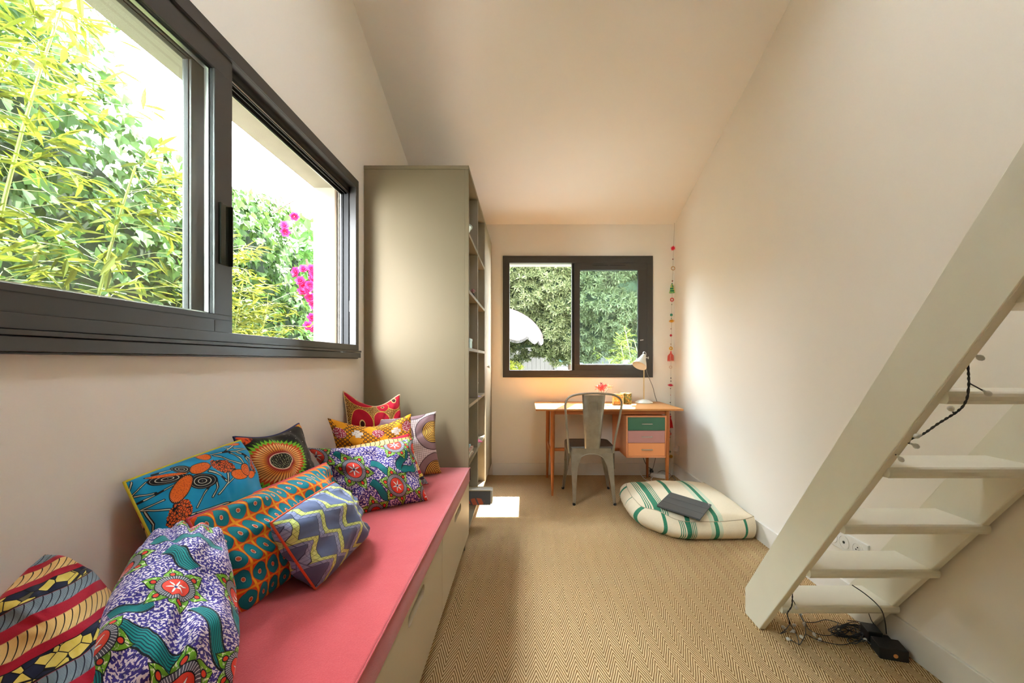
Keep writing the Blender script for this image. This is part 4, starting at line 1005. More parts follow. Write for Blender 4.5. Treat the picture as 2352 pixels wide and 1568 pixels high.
def zig_fn():
    asp = 1.5; u, v = puv(asp); p, q = rot(u, v, 0, 0, 8)
    k = over(c(84, 96, 130), noise(xyz(u, v), 8, 2), c(104, 116, 148))
    per = .31; colx = p/per; cell = flr(colx); fx = (frac(colx)-.5)*per
    st_ = frac(q/.33+cell*.42)
    asym = vmin(st_/.68, (1.0-st_)/.32)
    d = fx-(asym-.5)*.17
    gridl = vmin(vabs(frac(p*24.0)-.5)*2.0, vabs(frac(q*22.0)-.5)*2.0)
    lime = over(c(178, 194, 70), noise(xyz(u, v), 30, 1), c(226, 230, 160)); lime = over(lime, below(gridl, .10, .08)*.7, c(90, 104, 60))
    blue = over(c(128, 140, 178), noise(xyz(u, v), 26, 1), c(170, 176, 206)); blue = over(blue, below(gridl, .10, .08)*.7, c(60, 70, 110))
    k = over(k, band(d, -.082, .076, .006), c(26, 30, 52)); k = over(k, band(d, -.002, .070, .006), lime); k = over(k, band(d, -.076, -.002, .006), blue)
    k = over(k, band(d, -.008, -.002, .003), c(40, 50, 50))
    return k

def check_fn():
    asp = 1.15; u, v = puv(asp); p, q = rot(u, v, 0, 0, -8)
    g = 30.0; x, y = p*g, q*g; cx_, cy_ = flr(x), flr(y); par = frac((cx_+cy_)*.5)*2.0
    bigp = vabs(frac((p+q*.8)*2.6)-.5)*2.0; bigq = vabs(frac((p-q*.8)*2.6)-.5)*2.0
    k = over(c(232, 158, 26), noise(xyz(u, v), 30, 1)*.3, c(214, 132, 20))
    chk = over(k, above(par, .5, .02), c(62, 44, 28)); inner = vmax(vabs(frac(x)-.5), vabs(frac(y)-.5)); chk = over(chk, above(par, .5, .02)*below(inner, .20, .05), c(206, 140, 60))
    lat = vmin(bigp, bigq); k = over(k, below(lat, .50, .02), chk)
    def cross(k, a, b_):
        du, dv = vabs(u-a), vabs(v-b_); m_ = vmin(vmax(du/.072, dv/.030), vmax(du/.036, dv/.070)); return over(k, below(m_, 1, .05), over(WHT, above(noise(xyz(u, v), 50, 0), .6, .05), c(206, 190, 170)))
    for a, b_ in ((.33, .80), (.86, .80), (.06, .25), (.60, .25), (1.10, .34)): k = cross(k, a, b_)
    mag = over(c(176, 28, 66), above(noise(xyz(u, v), 60, 1), .54, .03), c(236, 206, 208))
    for a, b_, r in ((.09, .80, .09), (.60, .80, .085), (1.04, .84, .09), (.33, .38, .08), (.86, .4, .08)): k = over(k, below(ell(u, v, a, b_, r, r*.9)+(noise(xyz(u, v), 12, 1)-.5)*.5, 1, .03), mag)
    return k

def red_fn():
    u, v = puv(1.0)
    gold = over(c(150, 106, 22), above(noise(xyz(u, v), 80, 1), .5, .06), c(90, 30, 20)); gold = over(gold, above(noise(xyz(u, v), 110, 1), .58, .03), c(240, 210, 130))
    k = gold
    for (a, b_, rx, ry) in ((.22, .62, .17, .20), (.56, .64, .15, .17), (.93, .60, .16, .19), (.22, .99, .22, .12), (.85, .97, .16, .15), (.40, .25, .2, .2), (.78, .25, .2, .2), (.05, .25, .14, .18), (.62, .92, .1, .1)):
        r = ell(u, v, a, b_, rx, ry); k = over(k, below(r, 1.06, .03), c(226, 176, 80)); k = over(k, below(r, 1.0, .02), over(c(186, 16, 44), above(vsin(vatan2(v-b_, u-a)*40.0), .6, .4)*.3, c(140, 8, 36)))
        k = over(k, below(r, .28, .03), c(226, 190, 120)); k = over(k, below(r, .20, .03), c(60, 20, 14))
    return k

def mauve_fn():
    u, v = puv(1.05)
    g = over(c(214, 200, 196), below(vmin(vabs(frac(u*34.0)-.5), vabs(frac(v*34.0)-.5)), .06, .05), c(96, 74, 76)); k = g
    for i, (a, b_, R) in enumerate(((.98, .66, .28), (.35, .66, .30), (.98, .02, .30), (.35, .0, .30), (.66, 1.20, .30), (.04, 1.2, .3), (.04, -.5, .3))):
        r = vlen(u-a, v-b_)/R; k = over(k, below(r, 1.04, .02), c(70, 48, 50)); k = over(k, below(r, 1.0, .02), c(140, 112, 114)); k = over(k, below(r, .66, .02), c(70, 48, 50))
        rr = above(vabs(vsin(r*34.0+vsin(vatan2(v-b_, u-a)*3.0)*.8)), .72, .2)
        k = over(k, below(r, .62, .02), over(c(74, 44, 34), rr, c(226, 176, 70) if i % 2 == 0 else c(226, 206, 186)))
    return k

# ---------------------------------------------------------------- cushions
def pillow(name, label, mfront, corners, thick, seed, piping=None, pmat=None, edge=.05, back=None, bend=0, N=48, ears=.0, wr=1.0, sagtop=0, pw=.40, rd=0):
    TL, TR, BR, BL = [Vector(p) for p in corners]; ctr = (TL+TR+BR+BL)/4
    n = (TR-TL).cross(BL-TL).normalized()
    view = Vector((0, 0, EYE))-ctr
    if n.dot(view) < 0: n = -n
    ex = (TR-TL+BR-BL)/2; ey = (TL-BL+TR-BR)/2
    root = thing(name, label, 'cushion', tuple(ctr), 'patterned cushions on the bench')
    m = MB(); uv = []
    def S2(u, v_, side):
        a, b_ = 2*u-1, 2*v_-1
        if rd: u, v_ = .5+.5*a*math.sqrt(1-rd*b_*b_), .5+.5*b_*math.sqrt(1-rd*a*a)
        P = (TL*(1-u)+TR*u)*v_+(BL*(1-u)+BR*u)*(1-v_)
        # pinch the sides inwards between the corners, sharpen the corners
        P = P-ex*a*edge*(1-b_*b_)*abs(a)**3-ey*b_*edge*(1-a*a)*abs(b_)**3
        if sagtop: P = P-ey*sagtop*max(0, b_)**2*(1-a*a)**1.5
        P = P+ (ex*a+ey*b_)*ears*abs(a*b_)**5
        q = (max(0, 1-a*a)*max(0, 1-b_*b_))
        h = thick/2*q**pw
        e = 1-q**.5
        rad = math.atan2(b_, a); rr = math.hypot(a, b_)
        w = (mnoise.noise(Vector((a*2.2+seed, b_*2.2, seed*1.7)))*.018+mnoise.noise(Vector((math.cos(rad)*3.2+seed, math.sin(rad)*3.2, rr*.9+seed)))*.017*min(1, rr)+mnoise.noise(Vector((math.cos(rad)*9+seed, math.sin(rad)*9, rr*1.2)))*.006*e)*wr
        h = h+w*min(1, q*7)*(thick/.14)
        off = bend*((a*a)+(b_*b_)*.5-.6)
        return P+n*(off+(h if side else -h*.85))
    for side in (1, 0):
        vs = [S2(i/N, j/N, side) for j in range(N+1) for i in range(N+1)]
        fs = []
        for j in range(N):
            for i in range(N):
                f = (j*(N+1)+i, j*(N+1)+i+1, (j+1)*(N+1)+i+1, (j+1)*(N+1)+i)
                fs.append(f if side else f[::-1])
        if ex.cross(ey).dot(n) < 0: fs = [f[::-1] for f in fs]
        m.add(vs, fs, 0 if side else (1 if back else 0)); uv += [(i/N, j/N) for j in range(N+1) for i in range(N+1)]
    o = m.build('cover', [mfront]+([back] if back else []), root, smooth=True, angle=1.6)
    me = o.data; lay = me.uv_layers.new(name='UVMap'); idx = np.zeros(len(me.loops), dtype=np.int32); me.loops.foreach_get('vertex_index', idx)
    lay.data.foreach_set('uv', np.array(uv, dtype=np.float32)[idx].ravel())
    if pmat:
        E = [(i/N, 0) for i in range(N)]+[(1, j/N) for j in range(N)]+[(i/N, 1) for i in range(N, 0, -1)]+[(0, j/N) for j in range(N, 0, -1)]
        t = MB(); t.tube([S2(a, b_, 1)*.5+S2(a, b_, 0)*.5 for a, b_ in E], .0034, 7, closed=True); t.build('piping', pmat, root)
    return root
pipe = lambda n, rgb: mat('piping_'+n, c(*rgb), rough=.7)
mfl2 = cloth('purple_flower_print_near', flower_fn(.60, [(.27, .53, .3), (.35, .02, .5), (.0, .22, .1), (.60, .66, .2), (.0, .82, .6), (.36, 1.22, .9), (.62, .10, .4)], [(.20, .86, .34, .68, .012, .034), (.36, .41, .55, .10, .02, .028), (.06, .27, .34, .12, .022, .042), (-.02, .12, .07, -.06, .01, .04), (.04, .38, .19, .43, .01, .028), (.52, .62, .62, .28, .012, .022), (.1, 1.0, .5, .95, .01, .04)], R=.067, kk=1.35))
mfl7 = cloth('purple_flower_print_far', flower_fn(1.52, [(.43, .565, .3), (.98, .27, .4), (1.17, .90, .2), (.02, .86, .7), (.52, -.06, .5), (1.52, .08, .3), (.0, .25, .8), (1.55, .8, .1)], [(.70, .62, 1.0, .44, .03, .05), (.60, .38, .80, .10, .02, .055), (1.30, .78, 1.11, .48, .03, .05), (1.16, .44, 1.42, .54, .03, .05), (.28, .86, .41, .70, .01, .045)], R=.122))
mr1 = cloth('rope_print_near', rope_fn(1.15, 44, .46, .1)); mr8 = cloth('rope_print_far', rope_fn(1.4, -8, .50, .02))
mblue = cloth('blue_bird_print', blue_fn, .6); mcirc = cloth('orange_circle_print', circ_fn); msun = cloth('black_sunburst_print', sun_fn, .6)
mzig = cloth('grey_blue_zigzag_print', zig_fn, .85); mchk = cloth('yellow_check_print', check_fn); mred = cloth('crimson_circle_print', red_fn); mmv = cloth('mauve_circle_print', mauve_fn)

pillow('patterned_cushion', 'crimson cushion with round eye motifs and cream piping in the far bench corner', mred, [W(788, 898, 2.20), W(918, 906, 2.40), W(932, 1078, 2.36), W(800, 1100, 2.16)], .13, 3.1, pmat=pipe('cream', (226, 200, 160)), edge=.05, sagtop=.12)
pillow('patterned_cushion', 'mauve cushion with grid lines and ring circles nearest the bookcase', mmv, [W(828, 962, 2.23), W(1002, 944, 2.40), W(1014, 1086, 2.33), W(850, 1130, 2.12)], .12, 5.2, edge=.05)
pillow('patterned_cushion', 'yellow and brown checked cushion with white crosses', mchk, [W(752, 960, 1.965), W(944, 950, 2.18), W(972, 1098, 2.17), W(775, 1120, 1.98)], .12, 7.7, edge=.05, sagtop=.11)
pillow('patterned_cushion', 'red, yellow and navy rope print cushion wedged behind the large purple one', mr8, [W(725, 1034, 1.85), W(940, 995, 2.06), W(985, 1112, 2.10), W(790, 1160, 1.92)], .12, 9.3, edge=.04)
pillow('patterned_cushion', 'large purple, green and teal flower print cushion in the middle of the bench', mfl7, [W(706, 1028, 1.765), W(948, 1004, 1.95), W(986, 1152, 1.90), W(795, 1196, 1.70)], .19, 11.4, edge=.045, sagtop=.05)
pillow('patterned_cushion', 'black cushion with an orange and green sunburst leaning on the wall', msun, [W(536, 1003, 1.315), W(686, 972, 1.70), W(728, 1165, 1.67), W(628, 1262, 1.38)], .14, 13.9, pmat=pipe('navy', (34, 40, 100)), edge=.04, sagtop=.03)
pillow('patterned_cushion', 'bright blue cushion with orange petals, white branches and yellow piping', mblue, [W(266, 1100, .965), W(556, 1000, 1.30), W(640, 1262, 1.33), W(446, 1452, .975)], .15, 15.2, pmat=pipe('yellow', (214, 196, 50)), edge=.03, rd=.13, back=mr1)
pillow('patterned_cushion', 'long orange cushion with rows of teal circles', mcirc, [W(416, 1192, .985), W(752, 1058, 1.60), W(806, 1222, 1.54), W(548, 1424, 1.035)], .17, 17.6, pmat=pipe('pink', (206, 74, 90)), edge=.03, rd=.08)
pillow('patterned_cushion', 'small grey-blue cushion with lime zigzags and orange piping', mzig, [W(610, 1199, 1.06), W(768, 1100, 1.43), W(846, 1226, 1.50), W(722, 1364, 1.135)], .16, 19.1, pmat=pipe('orange', (226, 84, 44)), edge=.03, rd=.14)
pillow('patterned_cushion', 'purple, green and teal flower print cushion lying tilted near the camera', mfl2, [W(322, 1234, .90), W(515, 1240, .975), W(572, 1630, .70), W(120, 1660, .59)], .21, 21.3, edge=-.01, pw=.38, rd=.34)
pillow('patterned_cushion', 'red, yellow and navy rope print cushion in the lower left corner of the picture', mr1, [W(104, 1240, .76), W(286, 1362, .79), W(262, 1760, .60), W(-150, 1570, .62)], .16, 23.8, edge=.0, rd=.30)
# ---------------------------------------------------------------- outside
def leafm(name, a, b2, transl=.35, rough=.62, sc=3.0):
    def f():
        v, x, y, z = coords()
        g = T.nodes.new('ShaderNodeNewGeometry'); r = V(g.outputs['Random Per Island'])
        return over(over(a, r, b2), noise(v, sc, 2)*.35, a)
    return mat(name, a, rough=rough, fn=f, transl=transl, spec=.22)
ivy_m = leafm('ivy_leaf', (.018, .048, .008, 1), (.065, .115, .022, 1)); bam_m = leafm('bamboo_leaf', (.075, .092, .009, 1), (.165, .170, .020, 1), .45)
tree_m = leafm('tree_leaf', (.024, .036, .010, 1), (.115, .130, .056, 1), .3, .45); cam_m = leafm('camellia_leaf', (.03, .085, .018, 1), (.07, .16, .03, 1), .3, .3)
bark_m = mat('bark', (.11, .075, .05, 1), rough=.9); culm_m = mat('bamboo_culm', (.20, .22, .05, 1), rough=.45)
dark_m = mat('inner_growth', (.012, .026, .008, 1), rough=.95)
grass_m = paint('lawn', (.035, .06, .015, 1), rough=.95, var=.3, nscale=6)
struct(MB().box(-14, XL-.22, -6, 20, -.4, -.25).box(XL-.22, 12, YB+.23, 20, -.4, -.25).build('ground', grass_m, smooth=False))

pave = paint('bounce_paving_stone', (.36, .34, .30, 1), rough=.9, var=.08, nscale=8)  # pale slabs added to bounce daylight up to the soffit and ceiling
MB_ = MB()
for i in range(12):
    for j in range(2): MB_.box(-2.38+j*.58, -1.81+j*.58, -1.5+i*.6, -.91+i*.6, -.25, -.225)
for i in range(14):
    for j in range(4): MB_.box(-3.6+i*.6, -3.01+i*.6, YB+.3+j*.6, YB+.89+j*.6, -.25, -.225)
pv = stuff(MB_.build('bounce_paving', pave, smooth=False)); pv['kind'] = 'structure'
LSH = {'ivy': [(0, -.5), (.42, -.28), (.5, .02), (.2, .12), (0, .55), (-.2, .12), (-.5, .02), (-.42, -.28)], 'long': [(0, -.5), (.09, -.15), (.07, .15), (0, .5), (-.07, .15), (-.09, -.15)], 'willow': [(0, -.5), (.14, -.12), (.11, .2), (0, .5), (-.11, .2), (-.14, -.12)], 'oval': [(0, -.5), (.24, -.15), (.22, .15), (0, .5), (-.22, .15), (-.24, -.15)]}
def leafverts(kind, c0, d, nrm, L):
    d = d.normalized(); s_ = d.cross(nrm).normalized(); n_ = s_.cross(d)
    return [c0+s_*(x*L)+d*(y*L)+n_*(abs(x)*.28*L-.12*L*y*y) for x, y in LSH[kind]]
def addleaf(m, kind, c0, d, nrm, L):
    v = leafverts(kind, c0, d, nrm, L); n = len(v); h = n//2
    # two halves folded along the midrib
    m.add(v, [tuple(range(0, h+1)), tuple([h]+list(range(h+1, n))+[0])])
def leafmesh(kind, L, matr):
    m = MB(); addleaf(m, kind, Vector((0, 0, 0)), Vector((0, 0, 1)), Vector((1, 0, 0)), L); me = bpy.data.meshes.new('leaf'); me.from_pydata([tuple(v) for v in m.v], [], m.f); me.materials.append(matr); return me
def single_leaf(me, parent, p, d, nrm):
    o = bpy.data.objects.new('leaf', me); COL.objects.link(o); o.parent = parent
    d = d.normalized(); s_ = d.cross(nrm).normalized(); n_ = s_.cross(d)
    M = Matrix((( n_.x, -s_.x, d.x), (n_.y, -s_.y, d.y), (n_.z, -s_.z, d.z))); o.rotation_euler = M.to_euler(); o.location = Vector(p)-BASE[parent.name]
    return o
R_ = random.Random(11)
def rv(s_=1): return Vector((R_.gauss(0, s_), R_.gauss(0, s_), R_.gauss(0, s_)))

# ivy hedge: dark bumpy core, thousands of leaves on its face
HX = -2.62
def htop(y): return 2.70+.18*math.sin(y*1.3)+.12*math.sin(y*3.1+1)-.0*y
hedge = thing('ivy_hedge', 'tall hedge overgrown with green ivy outside the left window', 'hedge', (HX, 3.5, -.25))
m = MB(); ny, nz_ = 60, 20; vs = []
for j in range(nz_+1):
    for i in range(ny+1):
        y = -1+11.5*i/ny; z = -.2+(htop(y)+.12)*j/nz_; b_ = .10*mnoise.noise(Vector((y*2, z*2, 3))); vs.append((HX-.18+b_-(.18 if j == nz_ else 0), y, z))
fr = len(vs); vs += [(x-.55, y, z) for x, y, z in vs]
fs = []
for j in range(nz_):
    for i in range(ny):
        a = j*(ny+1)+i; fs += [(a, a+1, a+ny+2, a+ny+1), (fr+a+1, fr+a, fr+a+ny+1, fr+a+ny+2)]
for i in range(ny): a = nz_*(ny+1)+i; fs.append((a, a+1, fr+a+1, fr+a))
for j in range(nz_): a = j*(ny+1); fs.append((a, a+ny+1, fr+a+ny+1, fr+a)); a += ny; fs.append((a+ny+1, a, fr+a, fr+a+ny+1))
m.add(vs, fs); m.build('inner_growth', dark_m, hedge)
m = MB(); big = []
for i in range(15500):
    y = -.6+10.2*R_.random()**.9; z = .35+(htop(y)-.2)*R_.random()**.85
    b_ = .13*mnoise.noise(Vector((y*2, z*2, 3)))+.10*mnoise.noise(Vector((y*5, z*5, 9))); p = Vector((HX+b_+R_.uniform(-.10, .10), y, z))
    if R_.random() < .12: p = Vector((HX-R_.uniform(0, .5), y, htop(y)+R_.uniform(-.08, .16)+.08*mnoise.noise(Vector((y*4, 1, 1)))))
    d = Vector((.25, 0, -1))+rv(.45); nrm = Vector((1, 0, .55))+rv(.38); L = R_.uniform(.055, .095)
    if len(big) < 300 and 1.2 < y < 5.4 and 1.1 < z < 2.5 and b_ > .02: big.append((p+Vector((.03, 0, 0)), d, nrm))
    else: addleaf(m, 'ivy', p, d, nrm, L)
stuff(m.build('foliage', ivy_m, hedge, smooth=False))
me = leafmesh('ivy', .085, ivy_m)
for p, d, n_ in big: single_leaf(me, hedge, p, d, n_)

# bamboo: culms with branchlets of narrow leaves
def bamboo(name, label, culms, leaves_per, parts=0, L0=.10, seedn=3):
    r = thing(name, label, 'bamboo', (culms[0][0], culms[0][1], -.25)); rn = random.Random(seedn)
    m = MB(); got = 0; tw_ = MB(); me = leafmesh('long', L0*1.1, bam_m)
    for (x, y, h, lx, ly) in culms:
        pts = [Vector((x+lx*t*t, y+ly*t*t, -.25+(h+.25)*t*(1-.06*t))) for t in [k/10 for k in range(11)]]
        MB().tube(pts, [.011*(1-.6*k/10) for k in range(11)], 8).build('culm', culm_m, r)
        for k in range(leaves_per):
            t = .34+.66*rn.random()**.8; i = min(9, int(t*10)); p0 = pts[i].lerp(pts[i+1], t*10-i); a = rn.uniform(0, 6.28); out = rn.uniform(.12, .50)*(1.25-t*.6)
            dirn = Vector((math.cos(a)*.8+.25, math.sin(a), rn.uniform(-.05, .55))).normalized(); e = p0+dirn*out; 
            tw_.tube([p0, p0.lerp(e, .6)+Vector((0, 0, .02)), e], .0012, 3, caps=False)
            for q in range(7):
                s_ = rn.uniform(.35, 1.05); b_ = p0.lerp(e, s_); d = dirn*.8+Vector((rn.gauss(0, .5), rn.gauss(0, .5), rn.gauss(-.35, .35))); nrm = Vector((rn.gauss(.3, .5), rn.gauss(0, .5), 1)); L = L0*rn.uniform(.7, 1.35)
                if got < parts and b_.x > x+.05: got += 1; single_leaf(me, r, b_+d.normalized()*L*.5, d, nrm)
                else: addleaf(m, 'long', b_+d.normalized()*L*.5, d, nrm, L)
    stuff(tw_.build('twigs', culm_m, r)); stuff(m.build('foliage', bam_m, r, smooth=False)); return r
bamboo('bamboo', 'bright yellow-green bamboo close outside the left window pane', [(-2.0, 1.2, 2.75, .15, .1), (-2.1, 1.5, 2.75, .2, .2), (-1.95, 1.72, 2.2, .1, .25), (-2.2, .95, 3.0, .1, .1), (-2.1, .6, 2.7, .1, 0), (-2.2, 1.35, 3.0, .1, .50)], 56, 300, .10, 3)
bamboo('bamboo', 'yellow-green bamboo tuft seen through the open left window beside the ivy', [(-2.32, 3.15, 1.95, .12, .1), (-2.3, 3.4, 1.75, .1, .15), (-2.35, 2.95, 2.15, .1, .1), (-2.2, 4.4, 1.1, .1, .2), (-2.15, 4.75, 1.0, .1, .2)], 95, 0, .085, 5)

# leafy branches and bare twigs above the hedge
r = thing('overhanging_branch', 'thin leafy branch crossing the sky at the top of the left window', 'branch', (-2.2, 1.9, 3.0))
pts = smoothpath([(-2.75, 1.5, 2.75), (-2.5, 1.9, 2.95), (-2.25, 2.15, 3.0), (-2.1, 2.35, 3.06), (-1.9, 2.6, 3.1)], 5)
pts = smoothpath([W(20, 30, 2.6), W(110, 28, 2.6), W(200, 18, 2.55), W(250, 15, 2.5), W(300, -10, 2.4)], 5)
MB().tube(pts, .006, 8).build('stem', bark_m, r)
m = MB()
for i in range(90):
    p0 = pts[R_.randrange(len(pts))]+Vector((R_.gauss(0, .06), R_.gauss(0, .06), R_.gauss(-.07, .08))); d = Vector((0, 0, -1))+rv(.5); o = None
    addleaf(m, 'oval', p0, d, rv(1), R_.uniform(.05, .075))
for i in range(70):
    p0 = W(R_.uniform(150, 250), R_.uniform(60, 130), 2.6)+rv(.05); addleaf(m, 'oval', p0, Vector((0, 0, -1))+rv(.6), rv(1), R_.uniform(.045, .07))
stuff(m.build('foliage', cam_m, r, smooth=False))
def twig(label, path, D, seedn):
    r = thing('bare_twig', label, 'branch', tuple(W(path[0][0], path[0][1], D))); rn = random.Random(seedn); pts = [W(x, y, D) for x, y in path]; MB().tube(smoothpath(pts, 4), .005, 6).build('stem', bark_m, r)
    m = MB()
    for i in range(16):
        t = rn.random()*(len(pts)-1); k = min(int(t), len(pts)-2); p = pts[k].lerp(pts[k+1], t-k); e = p+Vector((rn.gauss(0, .07), rn.gauss(0, .1), abs(rn.gauss(.08, .07)))); m.tube([p, p.lerp(e, .5)+Vector((0, 0, .01)), e], .0022, 4)
    stuff(m.build('twigs', bark_m, r))
twig('bare grey twig against the sky left of the window post', [(410, 350), (385, 335), (345, 325), (320, 320)], 3.6, 2)
twig('bare twig above the hedge in the open half of the left window', [(625, 490), (650, 475), (680, 458)], 3.7, 6)

# camellia with pink flowers
cam_ = thing('camellia', 'camellia bush with pink flowers at the edge of the open window', 'bush', (-2.0, 3.8, -.25))
MB().tube(smoothpath([(-2.05, 4.2, -.25), (-2.0, 4.1, .7), (-1.95, 3.95, 1.3), (-1.98, 3.75, 2.05)], 4), .010, 8).build('stem', bark_m, cam_)
MB().tube(smoothpath([(-1.97, 3.9, 1.5), (-2.0, 3.82, 1.75), (-1.97, 3.78, 1.95)], 4), .005, 6).build('stem', bark_m, cam_)
me = leafmesh('oval', .12, cam_m)
for i in range(150):
    px, py = R_.choice([(R_.uniform(672, 735), R_.uniform(500, 570)), (R_.uniform(700, 740), R_.uniform(600, 790)), (R_.uniform(690, 740), R_.uniform(560, 640))]); p = W(px, py, R_.uniform(3.7, 4.2)); single_leaf(me, cam_, p, Vector((.3, 0, -.6))+rv(.6), Vector((1, -.6, .4))+rv(.4))
def flowermesh(seedn):
    rn = random.Random(seedn); m = MB()
    for ringi, (n, rad, tilt) in enumerate(((6, .040, .25), (7, .033, .6), (6, .024, 1.0), (5, .014, 1.35))):
        for k in range(n):
            a = 6.283*(k+ringi*.5)/n+rn.uniform(-.15, .15); o_ = Vector((math.cos(a), math.sin(a), 0)); t_ = Vector((-math.sin(a), math.cos(a), 0)); u_ = (o_*math.cos(tilt)+Vector((0, 0, 1))*math.sin(tilt))
            b_ = o_*.004; w_ = .019*(1-.1*ringi); nn_ = u_.cross(t_)
            vs = [b_-t_*.004, b_+t_*.004, b_+u_*rad*.55+t_*w_, b_+u_*rad+t_*w_*.55, b_+u_*rad*1.08+nn_*.003, b_+u_*rad-t_*w_*.55, b_+u_*rad*.55-t_*w_]; m.add(vs, [(0, 1, 2, 6), (6, 2, 3, 5), (5, 3, 4)])
    me_ = bpy.data.meshes.new('flower'); me_.from_pydata([tuple(v) for v in m.v], [], m.f); me_.materials.append(mat('pink_petal', (.62, .02, .13, 1), rough=.6, transl=.35)); return me_
fms = [flowermesh(i) for i in range(3)]
for i, (px, py) in enumerate(((676,496),(653,518),(655,533),(680,625),(697,618),(716,618),(690,645),(700,657),(705,668),(712,684),(720,640),(717,730),(708,749),(719,755),(722,700),(696,668),(712,655),(722,630))):
    o = bpy.data.objects.new('flower', fms[i % 3]); COL.objects.link(o); o.parent = cam_; o.location = W(px, py, 3.62+.02*(i % 4))-BASE[cam_.name]
    o.rotation_euler = (Vector((.55, -1, .2))+rv(.3)).to_track_quat('Z', 'Y').to_euler(); o.scale = (.9+.2*R_.random(),)*3

# neighbour's house behind the bamboo
hs = thing('neighbour_house', 'neighbouring house with a grey pitched roof behind the bamboo', 'house', (-9, 6, -.25))
hw = paint('house_wall', (.16, .145, .12, 1), rough=.9, var=.05, nscale=5)
MB().box(-11.5, -8.2, 1.5, 7.6, -.25, 6.1).build('wall', hw, hs, smooth=False)
rf = MB(); rf.prism([(-7.6, 6.05), (-9.8, 8.1), (-12.2, 6.05), (-12.2, 5.9), (-9.8, 7.95), (-7.6, 5.9)], 1.1, 7.95, 'y'); rf.build('roof', mat('roof_slate', (.05, .05, .05, 1), rough=.8), hs, smooth=False)
MB().tube([(-7.55, 1.1, 5.95), (-7.55, 7.95, 5.95)], .06, 8).build('gutter', mat('zinc', (.3, .3, .3, 1), rough=.4, metal=.6), hs)

# big evergreen behind the far window
def tree(name, label, cen, rad, n, leafkind, L, matr, trunk, seedn, zmin=None):
    r = thing(name, label, 'tree', (trunk[0][0], trunk[0][1], -.25)); rn = random.Random(seedn); cen = Vector(cen)
    MB().tube(smoothpath(trunk, 5), [max(.03, .115*(1-.5*k/(5*(len(trunk)-1)))) for k in range(5*(len(trunk)-1)+1)], 10).build('trunk', bark_m, r)
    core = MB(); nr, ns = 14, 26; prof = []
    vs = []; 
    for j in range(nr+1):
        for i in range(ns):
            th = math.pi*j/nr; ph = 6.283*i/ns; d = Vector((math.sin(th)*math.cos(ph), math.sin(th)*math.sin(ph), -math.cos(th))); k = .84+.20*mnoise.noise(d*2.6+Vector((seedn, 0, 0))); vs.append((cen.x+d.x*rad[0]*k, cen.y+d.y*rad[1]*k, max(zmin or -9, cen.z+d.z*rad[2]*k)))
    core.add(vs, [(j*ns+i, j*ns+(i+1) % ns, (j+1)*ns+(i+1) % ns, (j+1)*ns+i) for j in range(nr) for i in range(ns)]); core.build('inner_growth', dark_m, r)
    m = MB(); k_ = 0
    while k_ < n:
        d = Vector((rn.gauss(0, 1), rn.gauss(-.9, .8), rn.gauss(0, 1))).normalized(); kk = (.90+.20*mnoise.noise(d*2.6+Vector((seedn, 0, 0)))+.13*mnoise.noise(d*9)+.06*mnoise.noise(d*22))
        p = Vector((cen.x+d.x*rad[0]*kk, cen.y+d.y*rad[1]*kk, cen.z+d.z*rad[2]*kk))
        if zmin and p.z < zmin-.05+.25*mnoise.noise(Vector((p.x*2, 0, 0))): continue
        k_ += 1; out = (d+Vector((0, -.3, .5))+Vector((rn.gauss(0,.4), rn.gauss(0,.4), rn.gauss(0,.4)))).normalized(); a0_ = rn.uniform(0, 6.28); s_ = out.cross(Vector((.2, .3, .9))).normalized(); t_ = out.cross(s_)
        for q in range(6):
            a = a0_+q*1.0472; dd = (s_*math.cos(a)+t_*math.sin(a)+out*.55); l = L*rn.uniform(.6, 1.2); addleaf(m, leafkind, p+dd.normalized()*l*.5, dd, out, l)
    stuff(m.build('foliage', matr, r, smooth=False)); return r
tree('evergreen_tree', 'large grey-green evergreen tree filling the far window', (1.1, 9.4, 3.7), (4.3, 2.2, 2.95), 24000, 'willow', .092, tree_m, [(1.28, 9.0, -.25), (1.18, 9.0, .4), (.98, 9.0, 1.0), (1.1, 9.2, 2.4)], 4, zmin=1.18)
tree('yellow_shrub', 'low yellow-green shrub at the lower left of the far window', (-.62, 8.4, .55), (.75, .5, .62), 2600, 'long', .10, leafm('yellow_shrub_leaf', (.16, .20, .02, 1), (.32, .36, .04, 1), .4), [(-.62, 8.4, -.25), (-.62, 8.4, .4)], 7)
bamboo('bamboo', 'bright yellow bamboo sprays behind the closed pane of the far window', [(1.50, 5.9, 1.45, -.15, 0), (1.62, 6.0, 1.75, -.2, 0), (1.35, 6.05, 1.25, -.15, 0), (1.75, 5.8, 1.55, -.25, 0)], 34, 0, .085, 9)
ph = thing('garden_pavilion', 'pale board-clad garden building behind the evergreen tree', 'house', (1.0, 13, -.25))
clad = paint('pale_cladding', (.075, .068, .06, 1), rough=.8, var=.05)
for k in range(26):
    x = -1.3+k*.135
    if x < .84: MB().box(x, x+.130, 13.0, 13.03, -.25, 2.6).build('board', clad, ph, smooth=False)
for k in range(24):
    x = 2.06+k*.135; MB().box(x, x+.130, 13.0, 13.03, -.25, 2.6).build('board', clad, ph, smooth=False)
MB().box(-1.5, 5.4, 13.03, 15.5, -.25, 2.6).build('wall', clad, ph, smooth=False)
ring(MB(), 'y', 12.97, 13.05, .88, 2.05, -.25, 2.3, .07, .07, .07, .07).box(.95, 1.98, 12.99, 13.03, .95, .99).build('window_frame', alu_m, ph, smooth=False)
MB().box(.95, 1.98, 13.02, 13.028, -.18, 2.23).build('window_pane', mat('teal_glass', (.02, .075, .07, 1), rough=.1), ph, smooth=False)
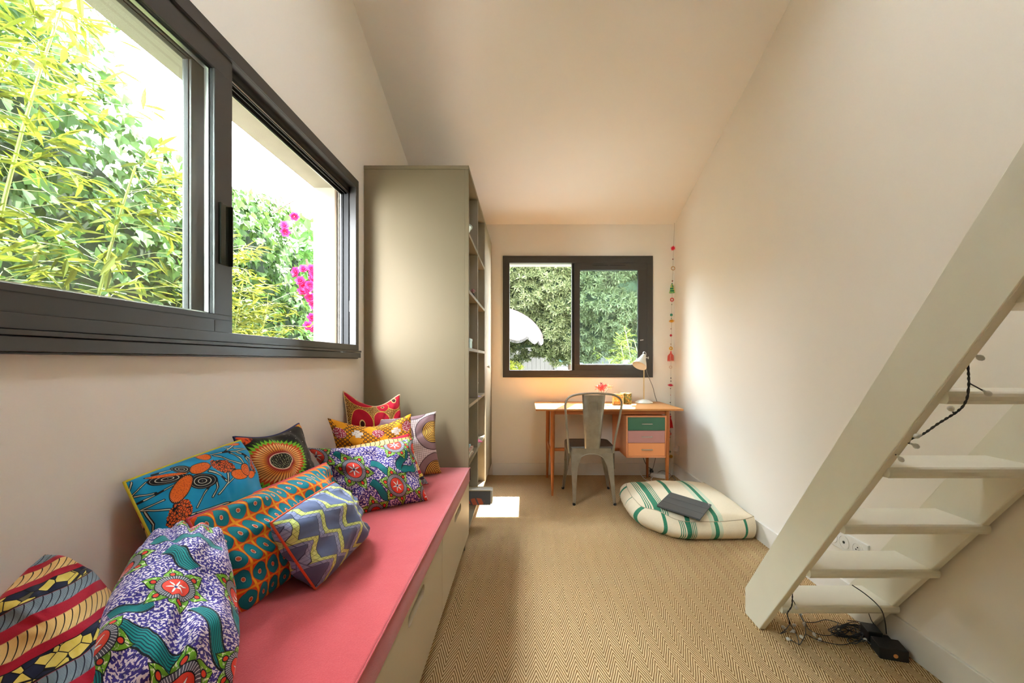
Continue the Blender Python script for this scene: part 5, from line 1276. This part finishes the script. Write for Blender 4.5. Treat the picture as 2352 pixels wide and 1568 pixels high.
MB().box(-1.7, 5.6, 12.7, 15.7, 2.6, 2.75).build('roof', mat('flat_roof', (.05, .05, .05, 1), rough=.8), ph, smooth=False)
pp = MB().box(1.78, 1.90, 6.3, 6.42, -.25, 2.05).box(1.77, 1.91, 6.29, 6.43, 2.05, 2.08).build('garden_post', mat('white_post', (.16, .18, .20, 1), rough=.6), bevel=.004, smooth=False); tag(pp, 'white garden post at the right edge of the far window', 'post')

# parasol with scalloped fringed edge
pa = thing('parasol', 'pale pink parasol with a scalloped fringed edge beyond the far window', 'parasol', (-.72, 8.0, -.25))
MB().tube([(-.72, 8.0, -.25), (-.72, 8.0, 2.24)], .019, 10).build('pole', mat('parasol_pole', (.6, .55, .45, 1), rough=.5), pa)
pmx = mat('parasol_cloth', (.075, .052, .047, 1), rough=.8, transl=.35)
m = MB(); n = 64; rows = 10; vs = []; Rr = 1.04
for j in range(rows+1):
    t = j/rows
    for k in range(n):
        a = 6.283*k/n; rib = .5+.5*math.cos(8*a); rr = Rr*math.sin(t*1.30)/math.sin(1.30)*(1-.03*(1-rib)); z = 2.20-.56*(1-math.cos(t*1.30))/(1-math.cos(1.30))-.015*(1-rib)*t; vs.append((-.72+rr*math.cos(a), 8.0+rr*math.sin(a), z))
m.add(vs, [(j*n+k, j*n+(k+1) % n, (j+1)*n+(k+1) % n, (j+1)*n+k) for j in range(rows) for k in range(n)]); m.build('canopy', pmx, pa)
m = MB(); vs = []
for j in range(2):
    for k in range(n*2):
        a = 3.14159*k/n; rib = .5+.5*math.cos(8*a); rr = Rr*(1-.03*(1-rib))+.01*j; sc_ = abs(math.sin(8*a)); vs.append((-.72+rr*math.cos(a), 8.0+rr*math.sin(a), 1.64-.015*(1-rib)-j*(.08+.07*sc_)))
N2 = n*2; m.add(vs, [(k, (k+1) % N2, N2+(k+1) % N2, N2+k) for k in range(N2)]); m.build('valance', pmx, pa)
m = MB()
for k in range(N2*2):
    a = 3.14159*k/N2; rib = .5+.5*math.cos(8*a); rr = Rr*(1-.03*(1-rib))+.012; z = 1.64-.015*(1-rib)-(.08+.07*abs(math.sin(8*a))); p = Vector((-.72+rr*math.cos(a), 8.0+rr*math.sin(a), z)); m.tube([p, p+Vector((0, 0, -.045))], .004, 3, caps=False)
stuff(m.build('fringe', mat('fringe_white', (.09, .08, .075, 1), rough=.8), pa))
for k in range(8):
    a = 6.283*k/8; MB().tube([(-.72, 8.0, 2.16), (-.72+.98*math.cos(a), 8.0+.98*math.sin(a), 1.70)], .006, 6).build('rib', MATS['parasol_pole'], pa)
